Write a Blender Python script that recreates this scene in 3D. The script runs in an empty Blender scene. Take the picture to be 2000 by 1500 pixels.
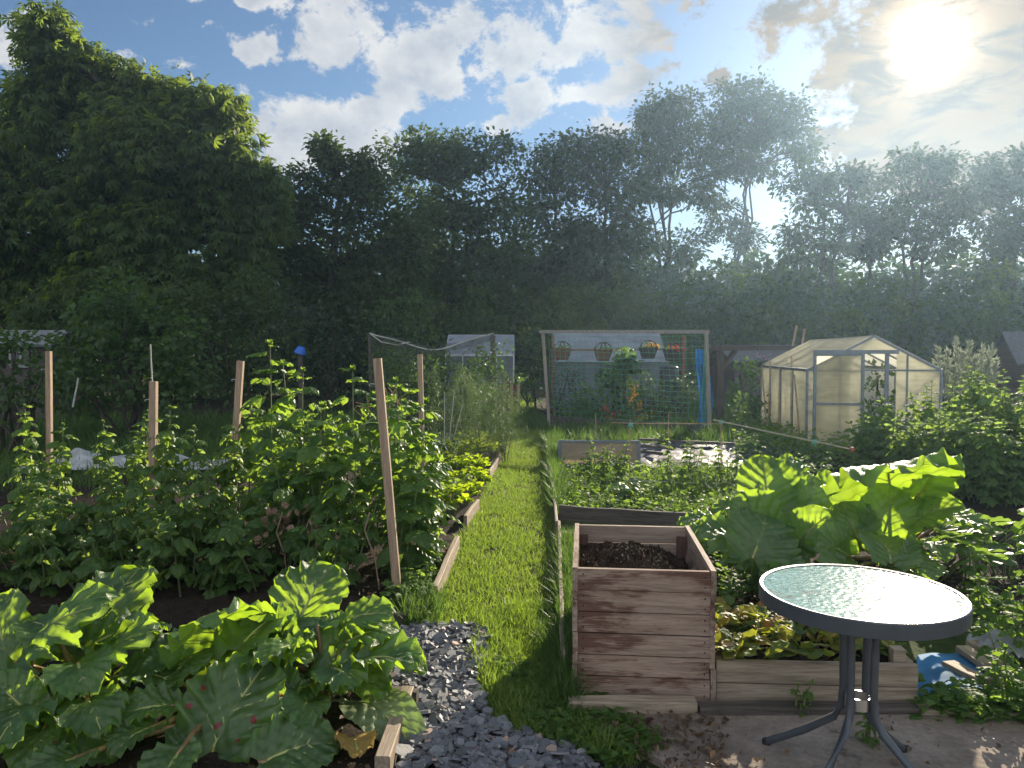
import bpy, math, random
import numpy as np
from mathutils import Vector, Matrix

SC = bpy.context.scene
COL = SC.collection
PI = math.pi
R = random.Random(7)
RN = np.random.default_rng(7)

# ------------------------------------------------------------------ camera
F = 1480.0
CAMH = 1.5
TH = math.atan(60 / F)
CO, SI = math.cos(TH), math.sin(TH)
cam = bpy.data.objects.new('camera', bpy.data.cameras.new('camera'))
COL.objects.link(cam)
cam.location = (0, 0, CAMH)
cam.rotation_euler = (PI / 2 - TH, 0, 0)
cam.data.sensor_width = 36
cam.data.lens = 36 * F / 2000
cam.data.clip_end = 1000
cam.data.clip_start = 0.05
SC.camera = cam


def ray(px, py):
    u = (px - 1000) / F
    v = (750 - py) / F
    return Vector((u, CO + v * SI, -SI + v * CO))


def G(px, py, z=0.0):
    d = ray(px, py)
    t = (z - CAMH) / d.z
    return Vector((d.x * t, d.y * t, z))


def P3(px, py, Y):
    d = ray(px, py)
    t = Y / d.y
    return Vector((d.x * t, Y, CAMH + d.z * t))


# ------------------------------------------------------------------ tagging
def tag(o, label=None, cat=None, group=None, kind=None):
    if label: o['label'] = label
    if cat: o['category'] = cat
    if group: o['group'] = group
    if kind: o['kind'] = kind
    return o


def thing(name, label, cat, loc=(0, 0, 0), rz=0.0, group=None):
    o = bpy.data.objects.new(name, None)
    COL.objects.link(o)
    o.empty_display_size = 0.05
    o.location = loc
    o.rotation_euler = (0, 0, rz)
    return tag(o, label, cat, group)


def wloc(o):
    v = Vector((0, 0, 0))
    while o:
        v += o.location
        o = o.parent
    return v


def copy_tree(o, parent=None):
    c = o.copy()
    COL.objects.link(c)
    c.parent = parent
    for ch in [x for x in bpy.data.objects if x.parent == o]:
        copy_tree(ch, c)
    return c


def dup(o, loc, rz=0.0, sc=1.0, label=None, sz=None):
    c = copy_tree(o)
    c.location = loc
    c.rotation_euler = (0, 0, rz)
    c.scale = (sc, sc, sz or sc)
    if label: c['label'] = label
    return c


# ------------------------------------------------------------------ mesh builder
def nrm(a):
    return a / np.maximum(np.linalg.norm(a, axis=-1, keepdims=True), 1e-9)


class MB:
    def __init__(self):
        self.V = []; self.L = []; self.S = []; self.n = 0; self.UV = []

    def add(self, V, faces, uv=None):
        V = np.asarray(V, dtype=np.float64).reshape(-1, 3)
        L = np.array([i for f in faces for i in f], dtype=np.int64)
        S = np.array([len(f) for f in faces], dtype=np.int64)
        return self.addnp(V, L, S, uv)

    def addnp(self, V, L, S, uv=None):
        self.V.append(V); self.L.append(L + self.n); self.S.append(S)
        self.UV.append(uv)
        self.n += len(V)
        return self

    def box(self, c, s, rz=0.0, M=None, taper=1.0):
        x, y, z = s[0] / 2, s[1] / 2, s[2] / 2
        t = taper
        vs = [(-x, -y, -z), (x, -y, -z), (x, y, -z), (-x, y, -z), (-x * t, -y * t, z), (x * t, -y * t, z), (x * t, y * t, z), (-x * t, y * t, z)]
        m = M if M else Matrix.Rotation(rz, 3, 'Z')
        vs = [m @ Vector(v) + Vector(c) for v in vs]
        return self.add(vs, [(0, 3, 2, 1), (4, 5, 6, 7), (0, 1, 5, 4), (1, 2, 6, 5), (2, 3, 7, 6), (3, 0, 4, 7)])

    def bar(self, a, b, w, h=None, up=(0, 0, 1), taper=1.0):
        a, b = Vector(a), Vector(b)
        h = h or w
        d = b - a
        z = d.normalized()
        upv = Vector(up)
        if abs(z.dot(upv)) > 0.97: upv = Vector((0, 1, 0))
        x = upv.cross(z).normalized()
        y = z.cross(x)
        m = Matrix((x, y, z)).transposed()
        return self.box((a + b) / 2, (w, h, d.length), M=m, taper=taper)

    def tube(self, pts, rad, n=6, cap=True):
        pts = [Vector(p) for p in pts]
        k = len(pts)
        if not hasattr(rad, '__len__'): rad = [rad] * k
        vs, fs = [], []
        ref = Vector((0.3, 0.2, 1)).normalized()
        for i, p in enumerate(pts):
            d = (pts[min(i + 1, k - 1)] - pts[max(i - 1, 0)])
            if d.length < 1e-9: d = Vector((0, 0, 1))
            d.normalize()
            rr = ref if abs(d.dot(ref)) < 0.9 else Vector((1, 0.1, 0)).normalized()
            x = d.cross(rr).normalized(); y = d.cross(x)
            for j in range(n):
                a = 2 * PI * j / n
                vs.append(p + (x * math.cos(a) + y * math.sin(a)) * rad[i])
        for i in range(k - 1):
            for j in range(n):
                j2 = (j + 1) % n
                fs.append((i * n + j, i * n + j2, (i + 1) * n + j2, (i + 1) * n + j))
        if cap:
            fs.append(tuple(range(n - 1, -1, -1)))
            fs.append(tuple((k - 1) * n + j for j in range(n)))
        return self.add(vs, fs)

    def lathe(self, prof, c=(0, 0, 0), n=24):
        vs, fs = [], []
        for r, z in prof:
            for j in range(n):
                a = 2 * PI * j / n
                vs.append((c[0] + r * math.cos(a), c[1] + r * math.sin(a), c[2] + z))
        for i in range(len(prof) - 1):
            for j in range(n):
                j2 = (j + 1) % n
                fs.append((i * n + j, i * n + j2, (i + 1) * n + j2, (i + 1) * n + j))
        return self.add(vs, fs)

    def slab(self, poly, z0, z1):
        n = len(poly)
        vs = [(p[0], p[1], z0) for p in poly] + [(p[0], p[1], z1) for p in poly]
        fs = [tuple(range(n - 1, -1, -1)), tuple(range(n, 2 * n))]
        fs += [(i, (i + 1) % n, n + (i + 1) % n, n + i) for i in range(n)]
        return self.add(vs, fs)

    def panel(self, pts, th=0.006):
        """a flat polygon given by 3-D points, with a thickness"""
        pts = [Vector(p) for p in pts]
        nn = (pts[1] - pts[0]).cross(pts[2] - pts[0]).normalized() * th / 2
        n = len(pts)
        vs = [p - nn for p in pts] + [p + nn for p in pts]
        fs = [tuple(range(n - 1, -1, -1)), tuple(range(n, 2 * n))]
        fs += [(i, (i + 1) % n, n + (i + 1) % n, n + i) for i in range(n)]
        return self.add(vs, fs)

    def grid(self, V, nu, nv, uv=None):
        """V: (nu*nv,3)"""
        i = np.arange(nu - 1)[:, None] * nv + np.arange(nv - 1)[None, :]
        q = np.stack([i, i + nv, i + nv + 1, i + 1], -1).reshape(-1)
        return self.addnp(V, q, np.full((nu - 1) * (nv - 1), 4), uv)

    def leaves(self, T, pos, dirs, ups, scl):
        """copies of a leaf template T = (verts, faces): +Y is the leaf's length, +Z its upper side"""
        tv, tf = T
        pos = np.asarray(pos, float); n = len(pos)
        if n == 0: return self
        d = nrm(np.asarray(dirs, float)); u = np.asarray(ups, float)
        x = np.cross(d, u); bad = np.linalg.norm(x, axis=1) < 1e-4
        x[bad] = np.cross(d[bad], np.array([0.31, 0.9, 0.2]))
        x = nrm(x); z = np.cross(x, d)
        s = np.asarray(scl, float)
        if s.ndim == 0: s = np.full(n, float(s))
        k = len(tv)
        V = pos[:, None, :] + s[:, None, None] * (tv[None, :, 0:1] * x[:, None, :] + tv[None, :, 1:2] * d[:, None, :] + tv[None, :, 2:3] * z[:, None, :])
        tl = np.array([i for f in tf for i in f]); ts = np.array([len(f) for f in tf])
        L = (tl[None, :] + (np.arange(n) * k)[:, None]).reshape(-1)
        return self.addnp(V.reshape(-1, 3), L, np.tile(ts, n))

    def build(self, name, mat, parent=None, smooth=False, world=True, loc=None):
        me = bpy.data.meshes.new(name)
        if self.V:
            V = np.concatenate(self.V); L = np.concatenate(self.L); S = np.concatenate(self.S)
            off = Vector((0, 0, 0))
            if world and parent is not None: off = wloc(parent)
            if loc is not None: off = Vector(loc)
            if off.length > 0: V = V - np.array(off)
            me.vertices.add(len(V)); me.vertices.foreach_set('co', V.astype(np.float32).ravel())
            me.loops.add(len(L)); me.loops.foreach_set('vertex_index', L.astype(np.int32))
            me.polygons.add(len(S))
            st = np.concatenate([[0], np.cumsum(S)[:-1]]).astype(np.int32)
            me.polygons.foreach_set('loop_start', st)
            me.polygons.foreach_set('loop_total', S.astype(np.int32))
            me.polygons.foreach_set('use_smooth', np.full(len(S), bool(smooth)))
            me.update(calc_edges=True)
            if any(u is not None for u in self.UV):
                U = np.concatenate([u if u is not None else np.zeros((len(v), 2)) for u, v in zip(self.UV, self.V)])
                lay = me.uv_layers.new(name='uv')
                lay.data.foreach_set('uv', U[L].astype(np.float32).ravel())
        me.materials.append(mat)
        o = bpy.data.objects.new(name, me)
        COL.objects.link(o)
        if parent is not None: o.parent = parent
        elif loc is not None: o.location = loc
        return o


# ------------------------------------------------------------------ leaf templates
def t_ovate(w=0.36, rows=6, curl=0.22, fold=0.10, serr=0.05):
    vs, fs = [], []
    for i in range(rows + 1):
        t = i / rows
        hw = w * math.sin(PI * min(1, t ** 0.75 * 0.97 + 0.03)) ** 0.8 if 0 < i < rows else 0.01
        hw *= 1 + (serr * (1 if i % 2 else -1))
        zc = -curl * t * t
        pk = 0.035 * (1 if i % 2 else -1)
        vs += [(-hw, t + 0.02, zc - fold * 0.6 + pk), (-hw * 0.5, t, zc + fold * 0.25 - pk * .5), (0, t, zc), (hw * 0.5, t, zc + fold * 0.25 - pk * .5), (hw, t + 0.02, zc - fold * 0.6 + pk)]
    for i in range(rows):
        a = i * 5
        for j in range(4):
            fs.append((a + j, a + j + 1, a + j + 6, a + j + 5))
    return np.array(vs), fs


def t_diamond(w=0.28, fold=0.06):
    return np.array([(0, 0, 0), (w, .45, fold), (0, 1, -.08), (-w, .45, fold)]), [(0, 1, 2), (0, 2, 3)]


def t_palm(n=5, w=0.13, droop=0.45):
    vs, fs = [], []
    for k in range(n):
        a = (k - (n - 1) / 2) * 0.62
        L = 1 - 0.12 * abs(k - (n - 1) / 2)
        d = Vector((math.sin(a), math.cos(a), 0)); s = Vector((math.cos(a), -math.sin(a), 0))
        b = len(vs)
        vs += [Vector((0, 0, 0)), d * L * .6 + s * w + Vector((0, 0, -droop * .25)), d * L + Vector((0, 0, -droop)), d * L * .6 - s * w + Vector((0, 0, -droop * .25))]
        fs.append((b, b + 1, b + 2, b + 3))
    return np.array(vs), fs


def t_lobed(lobes=5, depth=0.28, n=30, cup=0.12, cor=0.35):
    vs = [(0, 0.0, 0)]
    for ring in (0.5, 1.0):
        for j in range(n):
            a = -PI / 2 + 2 * PI * (j + 0.5) / n
            r = 0.5 * (1 - depth * (0.5 - 0.5 * math.cos(lobes * (a - PI / 2)))) * (1 - cor * max(0, -math.sin(a)) ** 3)
            r *= ring
            z = cup * ring * ring * 0.5 + 0.04 * math.sin(a * 7 + ring * 3) * ring
            vs.append((r * math.cos(a), 0.42 * ring + r * math.sin(a) - 0.0, z - .15 * (r * math.sin(a)) ** 2))
    fs = [(0, 1 + j, 1 + (j + 1) % n) for j in range(n)]
    fs += [(1 + j, 1 + n + j, 1 + n + (j + 1) % n, 1 + (j + 1) % n) for j in range(n)]
    return np.array(vs), fs


def t_blade(w=0.035, bend=0.35):
    return np.array([(-w, 0, 0), (w, 0, 0), (-w * .8, .5, bend * .25), (w * .8, .5, bend * .25), (0, 1, bend)]), [(0, 1, 3, 2), (2, 3, 4)]


def t_strap(w=0.05, bend=0.5, n=6):
    vs, fs = [], []
    for i in range(n + 1):
        t = i / n
        hw = w * (1 - t ** 3) + 0.002
        vs += [(-hw, t - .2 * bend * t * t, -bend * t ** 2.2), (0, t - .2 * bend * t * t, -bend * t ** 2.2 - hw * .3), (hw, t - .2 * bend * t * t, -bend * t ** 2.2)]
    for i in range(n):
        a = i * 3
        fs += [(a, a + 1, a + 4, a + 3), (a + 1, a + 2, a + 5, a + 4)]
    return np.array(vs), fs


T_RASP = t_ovate(0.36)
T_ROUND = t_ovate(0.44, rows=5, curl=0.38, fold=0.16)
T_DIA = t_diamond()
T_DIAW = t_diamond(0.36)
T_NARROW = t_diamond(0.13)
T_PALM = t_palm()
T_LOBE3 = t_lobed(3, 0.45, 18, 0.1, 0.5)
T_LOBE5 = t_lobed(5, 0.35, 30)
T_BLADE = t_blade()
T_STRAP = t_strap()
T_NEEDLE = (np.array([(-.02, 0, 0), (.02, 0, 0), (0, 1, .05)]), [(0, 1, 2)])


def rdir(n, up=0.0, zs=1.0):
    v = RN.normal(size=(n, 3)); v[:, 2] = v[:, 2] * zs + up
    return nrm(v)


# ------------------------------------------------------------------ node helpers
class NT:
    def __init__(self, tree):
        self.t = tree; self.N = tree.nodes; self.K = tree.links

    def put(self, sock, v):
        if isinstance(v, bpy.types.NodeSocket): self.K.new(v, sock)
        elif v is not None:
            if hasattr(v, '__len__') and len(v) == 3 and sock.type == 'RGBA': v = (*v, 1)
            sock.default_value = v

    def n(self, typ, ins=None, **props):
        nd = self.N.new(typ)
        for k, v in props.items(): setattr(nd, k, v)
        for k, v in (ins or {}).items(): self.put(nd.inputs[k], v)
        return nd

    def m(self, op, a, b=None, c=None, clamp=False):
        nd = self.n('ShaderNodeMath', operation=op, use_clamp=clamp)
        for i, v in enumerate((a, b, c)):
            if v is not None: self.put(nd.inputs[i], v)
        return nd.outputs[0]

    def v(self, op, a, b=None, out=0):
        nd = self.n('ShaderNodeVectorMath', operation=op)
        self.put(nd.inputs[0], a)
        if b is not None: self.put(nd.inputs[1], b)
        return nd.outputs[out]

    def mix(self, f, a, b):
        nd = self.n('ShaderNodeMix', data_type='RGBA')
        self.put(nd.inputs[0], f); self.put(nd.inputs[6], a); self.put(nd.inputs[7], b)
        return nd.outputs[2]

    def noise(self, vec, scale, detail=4, rough=0.55, col=False, dist=0.0):
        nd = self.n('ShaderNodeTexNoise', {'Vector': vec, 'Scale': scale, 'Detail': detail, 'Roughness': rough, 'Distortion': dist})
        return nd.outputs[1 if col else 0]

    def ss(self, x, lo, hi, to0=0.0, to1=1.0):
        nd = self.n('ShaderNodeMapRange', {0: x, 1: lo, 2: hi, 3: to0, 4: to1}, interpolation_type='SMOOTHSTEP')
        return nd.outputs[0]


def mat(name):
    m = bpy.data.materials.new(name)
    m.use_nodes = True
    m.node_tree.nodes.clear()
    t = NT(m.node_tree)
    out = t.n('ShaderNodeOutputMaterial')
    return m, t, out


def coords(t, kind='Object', scale=(1, 1, 1)):
    tc = t.n('ShaderNodeTexCoord').outputs[kind]
    if scale == (1, 1, 1): return tc
    return t.n('ShaderNodeMapping', {'Vector': tc, 'Scale': scale}).outputs[0]


def simple(name, col, rough=0.6, metal=0.0, var=0.15, scale=12, bump=0.0, spec=0.5, bscale=60):
    m, t, out = mat(name)
    c = coords(t)
    f = t.noise(c, scale, 5)
    lo = tuple(x * (1 - var) for x in col); hi = tuple(min(1, x * (1 + var)) for x in col)
    b = t.n('ShaderNodeBsdfPrincipled', {'Base Color': t.mix(t.ss(f, .3, .7), lo, hi), 'Roughness': rough, 'Metallic': metal, 'Specular IOR Level': spec})
    if bump:
        bp = t.n('ShaderNodeBump', {'Strength': bump, 'Height': t.noise(c, bscale, 6), 'Distance': 0.01})
        t.put(b.inputs['Normal'], bp.outputs[0])
    t.put(out.inputs[0], b.outputs[0])
    return m


def leafmat(name, cols, trans, tf=0.45, rough=0.5, spec=0.5, big=0.6, under=None, xpos=None):
    """cols: dark and light leaf colour, each leaf its own tone; trans: colour of light through the leaf"""
    m, t, out = mat(name)
    geo = t.n('ShaderNodeNewGeometry')
    rnd = geo.outputs['Random Per Island']
    f = t.noise(coords(t), big, 3)
    k = t.m('ADD', t.m('MULTIPLY', rnd, 0.7), t.m('MULTIPLY', f, 0.5))
    ramp = t.n('ShaderNodeValToRGB', {0: k})
    el = ramp.color_ramp.elements
    el[0].position = 0.15; el[1].position = .6 if xpos else 0.95
    el[0].color = (*cols[0], 1); el[1].color = (*cols[1], 1)
    for i, c in enumerate(cols[2:]):
        e = el.new(xpos[i] if xpos else (0.96 + 0.02 * i if len(cols) > 3 else 0.99)); e.color = (*c, 1)
    base = ramp.outputs[0]
    if under: base = t.mix(geo.outputs['Backfacing'], base, under)
    b = t.n('ShaderNodeBsdfPrincipled', {'Base Color': base, 'Roughness': rough, 'Specular IOR Level': spec})
    tr = t.n('ShaderNodeBsdfTranslucent', {'Color': t.mix(t.m('MULTIPLY', rnd, 0.6), trans, tuple(min(1, x * 1.5) for x in trans))})
    ms = t.n('ShaderNodeMixShader', {0: tf, 1: b.outputs[0], 2: tr.outputs[0]})
    t.put(out.inputs[0], ms.outputs[0])
    return m


def woodmat(name, c0, c1, stain=None, axis=0, rough=0.75, stain_amt=0.5, seed=0.0, knots=True):
    m, t, out = mat(name)
    sc = [14, 14, 14]; sc[axis] = 0.9
    oi = t.n('ShaderNodeObjectInfo').outputs['Random']
    shift = t.n('ShaderNodeCombineXYZ', {0: t.m('MULTIPLY', oi, 7.3), 1: t.m('MULTIPLY', oi, 3.1), 2: seed})
    c = t.v('ADD', coords(t), shift.outputs[0])
    g = t.n('ShaderNodeMapping', {'Vector': c, 'Scale': sc}).outputs[0]
    grain = t.noise(g, 3.0, 7, 0.65, dist=0.6)
    fine = t.noise(g, 14.0, 4, 0.6)
    base = t.mix(t.ss(grain, .3, .72), c0, c1)
    if stain:
        sm = [5, 5, 5]; sm[axis] = 1.6
        s = t.noise(t.n('ShaderNodeMapping', {'Vector': c, 'Scale': sm}).outputs[0], 1.6, 6, 0.62)
        sf = t.m('MULTIPLY', t.ss(t.m('ADD', s, t.m('MULTIPLY', t.m('SUBTRACT', fine, 0.5), .45)), .53 - .12 * stain_amt, .6), 0.9)
        base = t.mix(sf, base, stain)
    if knots:
        vor = t.n('ShaderNodeTexVoronoi', {'Vector': c, 'Scale': 3.2})
        base = t.mix(t.ss(vor.outputs['Distance'], 0.05, 0.09, 0.8, 0.0), base, tuple(x * .3 for x in c0))
    base = t.mix(t.ss(fine, .2, .55, .55, 0.0), base, tuple(x * .45 for x in c0))
    bp = t.n('ShaderNodeBump', {'Strength': 0.5, 'Height': t.m('ADD', grain, fine), 'Distance': 0.004})
    b = t.n('ShaderNodeBsdfPrincipled', {'Base Color': base, 'Roughness': rough, 'Specular IOR Level': 0.3, 'Normal': bp.outputs[0]})
    t.put(out.inputs[0], b.outputs[0])
    return m


# ------------------------------------------------------------------ sun, sky, air
SUN = ray(1812, 84).normalized()
EL = math.asin(SUN.z)
AZ = math.atan2(SUN.x, SUN.y)
sl = bpy.data.lights.new('sun', 'SUN')
sl.energy = 5.0
sl.angle = math.radians(0.53)
sl.color = (1.0, 0.87, 0.68)
so = bpy.data.objects.new('sun', sl)
so.rotation_euler = SUN.to_track_quat('Z', 'Y').to_euler()
so.location = SUN * 200
COL.objects.link(so)

world = bpy.data.worlds.new('World')
SC.world = world
world.use_nodes = True
wt = NT(world.node_tree)
wt.N.clear()
ZOFF = 0.12


def plane(px, py):
    d = ray(px, py).normalized()
    z = max(d.z, 0) + ZOFF
    return np.array([d.x / z, d.y / z])


def build_sky():
    t = wt
    sky = t.n('ShaderNodeTexSky', sky_type='NISHITA')
    sky.sun_disc = False
    sky.sun_elevation = EL
    sky.sun_rotation = AZ
    sky.air_density = 1.0; sky.dust_density = 0.15; sky.ozone_density = 3.5
    D = t.v('NORMALIZE', t.n('ShaderNodeTexCoord').outputs['Generated'])
    sp = t.n('ShaderNodeSeparateXYZ', {0: D})
    z = t.m('ADD', t.m('MAXIMUM', sp.outputs[2], 0.0), ZOFF)
    P = t.n('ShaderNodeCombineXYZ', {0: t.m('DIVIDE', sp.outputs[0], z), 1: t.m('DIVIDE', sp.outputs[1], z), 2: 0.0}).outputs[0]
    # banks of cloud: centre, long axis end, short axis end (amount)
    banks = [((655, 55), (800, -40), (700, 120), 1.0), ((480, 5), (590, 10), (480, 30), .9), ((820, 120), (930, 20), (880, 180), 1.1), ((745, 195), (830, 120), (790, 235), 1.0),
             ((990, 100), (1060, 10), (1060, 140), 1.0), ((1180, 60), (1370, 10), (1200, 130), 1.0), ((1020, 215), (1120, 170), (1040, 262), 1.0),
             ((1220, 165), (1345, 150), (1220, 215), 1.0), ((1390, 155), (1425, 150), (1390, 172), .9), ((495, 105), (545, 112), (500, 135), .95),
             ((600, 270), (830, 290), (620, 345), 1.0), ((490, 215), (560, 215), (490, 260), .7), ((20, 100), (90, 90), (20, 190), .85), ((230, 75), (300, 70), (230, 120), .45), ((1170, 250), (1230, 250), (1170, 285), .8),
             ((1860, 230), (2150, 220), (1850, 420), 1.5), ((1640, 100), (1740, 60), (1650, 140), .8), ((1960, 60), (2200, 60), (1960, 190), 1.2), ((1650, 250), (1780, 200), (1680, 330), .9)]
    wn = t.v('MULTIPLY', t.v('SUBTRACT', t.noise(D, 9, 5, .6, col=True), (0.5, 0.5, 0.5)), (0.42, 0.42, 0))
    Q = t.v('ADD', P, wn)
    acc = None
    for c, a, b, amt in banks:
        pc, pa, pb = plane(*c), plane(*a), plane(*b)
        Mx = np.linalg.inv(np.stack([pa - pc, pb - pc], 1))
        q = t.v('SUBTRACT', Q, (pc[0], pc[1], 0))
        u = t.v('DOT_PRODUCT', q, (Mx[0, 0], Mx[0, 1], 0), out=1)
        w = t.v('DOT_PRODUCT', q, (Mx[1, 0], Mx[1, 1], 0), out=1)
        r2 = t.m('MULTIPLY_ADD', u, u, t.m('MULTIPLY', w, w))
        e = t.m('MULTIPLY', t.m('POWER', 0.45, r2), amt)
        acc = e if acc is None else t.m('MAXIMUM', acc, e)
    # loose cloud everywhere behind the viewer
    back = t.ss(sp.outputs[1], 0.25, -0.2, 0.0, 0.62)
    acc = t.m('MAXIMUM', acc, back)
    st = t.n('ShaderNodeMapping', {'Vector': D, 'Rotation': (0, .5, 0), 'Scale': (2.0, 2.0, 2.6)}).outputs[0]
    fb = t.noise(st, 7.5, 10, .66, dist=.2)
    sd_ = (SUN - ray(1000, 200).normalized()).normalized() * 0.05
    fb2 = t.noise(t.v('ADD', st, (sd_.x * 1.5, sd_.y * 1.5, sd_.z * 2)), 7.5, 5, .58, dist=.2)
    wisp = t.m('MULTIPLY', t.ss(t.noise(st, 4.0, 9, .66), .48, .8), .42)
    dens = t.m('ADD', t.m('ADD', acc, wisp), t.m('MULTIPLY', t.m('SUBTRACT', fb, 0.5), 2.5))
    cov = t.ss(dens, .47, .80)
    thick = t.ss(dens, .5, 1.3)
    lit = t.m('ADD', .52, t.m('MULTIPLY', t.m('SUBTRACT', fb2, fb), -1.7), clamp=True)
    lit = t.m('SUBTRACT', t.m('MULTIPLY_ADD', lit, 1.0, .38), t.m('MULTIPLY', thick, .45), clamp=True)
    cs = t.v('DOT_PRODUCT', D, tuple(SUN), out=1)
    cs = t.m('MAXIMUM', cs, 0.0)
    near = t.ss(cs, .925, .985)
    mo = t.n('ShaderNodeMapping', {'Vector': D, 'Rotation': (0, .35, .2), 'Scale': (9, 9, 22)}).outputs[0]
    mott = t.noise(mo, 1.6, 8, .62, dist=.5)
    nl = t.m('MULTIPLY', near, .92)
    lit = t.m('ADD', t.m('MULTIPLY', lit, t.m('SUBTRACT', 1.0, nl)), t.m('MULTIPLY', t.ss(mott, .36, .60), nl))
    shade = t.mix(near, (.30, .37, .49), (.150, .125, .115))
    light = t.mix(near, (.80, .80, .80), (.33, .215, .12))
    ccol = t.mix(lit, shade, light)
    g1 = t.m('MULTIPLY', t.m('POWER', cs, 36), .07)
    thin = t.ss(mott, .34, .58, .12, 1.9)
    g2 = t.m('MULTIPLY', t.m('MULTIPLY', t.m('POWER', cs, 1000), .6), thin)
    g3 = t.m('MULTIPLY', t.m('MULTIPLY', t.m('POWER', cs, 3500), 3.5), t.ss(mott, .28, .5, .5, 1.2))
    gsum = t.m('ADD', t.m('ADD', g1, g2), g3)
    glow = t.v('SCALE', (1.0, .74, .47)); glow.node.inputs[3].default_value = 1.0
    t.put(glow.node.inputs[3], gsum)
    ccol = t.v('ADD', ccol, glow)
    bg1 = t.n('ShaderNodeBackground', {'Color': sky.outputs[0], 'Strength': SKY_STR})
    bgg = t.n('ShaderNodeBackground', {'Color': glow, 'Strength': 0.8})
    add = t.n('ShaderNodeAddShader', {0: bg1.outputs[0], 1: bgg.outputs[0]})
    bg2 = t.n('ShaderNodeBackground', {'Color': ccol, 'Strength': t.ss(sp.outputs[1], .45, -.35, CLOUD_STR, 1.05)})  # cloud behind the viewer, out of view, made brighter to lift the shadows
    mx = t.n('ShaderNodeMixShader', {0: t.m('MULTIPLY', cov, .96), 1: add.outputs[0], 2: bg2.outputs[0]})
    t.put(t.n('ShaderNodeOutputWorld').inputs[0], mx.outputs[0])


SKY_STR = 0.05
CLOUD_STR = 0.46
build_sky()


def build_haze(density):
    m, t, out = mat('haze_air')
    v = t.n('ShaderNodeVolumePrincipled', {'Color': (.50, .74, 1.0), 'Density': density, 'Anisotropy': 0.66})
    t.put(out.inputs['Volume'], v.outputs[0])
    o = MB().box((0, 20, 10.5), (150, 150, 23)).build('haze', m)
    tag(o, 'thin pale summer haze hanging in the evening air', 'haze', kind='stuff')


build_haze(0.0011)

SC.render.engine = 'CYCLES'
cy = SC.cycles
cy.max_bounces = 6; cy.diffuse_bounces = 3; cy.glossy_bounces = 3; cy.transmission_bounces = 4; cy.transparent_max_bounces = 10; cy.volume_bounces = 0
cy.use_denoising = True
try: cy.denoiser = 'OPENIMAGEDENOISE'
except Exception: pass
cy.use_adaptive_sampling = True
cy.adaptive_threshold = 0.015
cy.sample_clamp_indirect = 6.0
cy.caustics_reflective = False
cy.caustics_refractive = False
vs = SC.view_settings
vs.view_transform = 'Standard'; vs.look = 'None'; vs.exposure = 1.1; vs.gamma = 1.0; vs.use_curve_mapping = False
SC.display_settings.display_device = 'sRGB'
# ------------------------------------------------------------------ materials for foliage
M_CHEST = leafmat('chestnut_leaf', [(.016, .040, .012), (.052, .095, .022), (.13, .13, .03)], (.26, .36, .035), .42, .6, .35)
M_TREE = leafmat('tree_leaf', [(.018, .040, .014), (.050, .085, .024)], (.13, .20, .035), .32, .62, .3)
M_TREE2 = leafmat('grey_tree_leaf', [(.020, .038, .018), (.048, .070, .030)], (.10, .14, .035), .22, .65, .25)
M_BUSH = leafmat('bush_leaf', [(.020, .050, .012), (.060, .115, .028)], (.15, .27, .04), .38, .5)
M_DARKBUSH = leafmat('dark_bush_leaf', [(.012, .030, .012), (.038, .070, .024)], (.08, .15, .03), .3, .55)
M_BARK = simple('bark', (.055, .045, .035), .9, var=.4, scale=6, bump=.6, bscale=14)
M_BARKD = simple('dark_bark', (.045, .038, .032), .9, var=.4, scale=6, bump=.6, bscale=14)


DENS = 2.3


def lobe_world(lobes, Y0):
    out = []
    for l in lobes:
        px, py, rx, ry = l[:4]
        dY = l[4] if len(l) > 4 else 0
        c = P3(px, py, Y0 + dY)
        k = (Y0 + dY) / F
        rd = l[5] if len(l) > 5 else (rx + ry) / 2 * k * .95
        out.append((c, rx * k, rd, ry * k))
    return out


def bumps(W, k=4):
    out = list(W)
    for c, a, b, h in W:
        for i in range(k):
            d = Vector(rdir(1)[0]); f = R.uniform(.28, .55)
            out.append((c + Vector((d.x * a, d.y * b, d.z * h)) * .95, a * f, b * f, h * f))
    return [w for w in out if w[0].z - w[3] > -.5]


def clump_points(W, per_m2, fill=0.55):
    pts, nor, lid = [], [], []
    for i, (c, a, b, h) in enumerate(W):
        p = 1.6
        area = 4 * PI * (((a * b) ** p + (a * h) ** p + (b * h) ** p) / 3) ** (1 / p)
        n = max(5, int(area * per_m2))
        d = rdir(n)
        r = fill + (1 - fill) * RN.random(n) ** .6 + RN.normal(size=n) * .05
        q = np.array(c) + d * np.array([a, b, h]) * r[:, None]
        pts.append(q); nor.append(d); lid += [i] * n
    pts = np.concatenate(pts); nor = np.concatenate(nor); lid = np.array(lid)
    k = pts[:, 2] > 0.12
    return pts[k], nor[k], lid[k]


def foliage(mb, pts, nor, T, nper, cs, leaf, droop=.35, flat=.6, out=.5):
    n = len(pts)
    pos = np.repeat(pts, nper, 0); nn = np.repeat(nor, nper, 0)
    size = np.repeat(.6 + .8 * RN.random(n), nper)
    off = np.clip(RN.normal(size=(n * nper, 3)), -1.5, 1.5) * cs * size[:, None]
    off[:, 2] *= flat
    pos = pos + off
    d = nrm(nrm(off + 1e-6) * .7 + nn * out + RN.normal(size=pos.shape) * .35 + np.array([0, 0, -droop]))
    up = nrm(RN.normal(size=pos.shape) * .45 + nn * .35 + np.array([0, 0, .8]))
    s = leaf * (.65 + .7 * RN.random(len(pos)))
    pos[:, 2] = np.maximum(pos[:, 2], .03)
    mb.leaves(T, pos, d, up, s)


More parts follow.
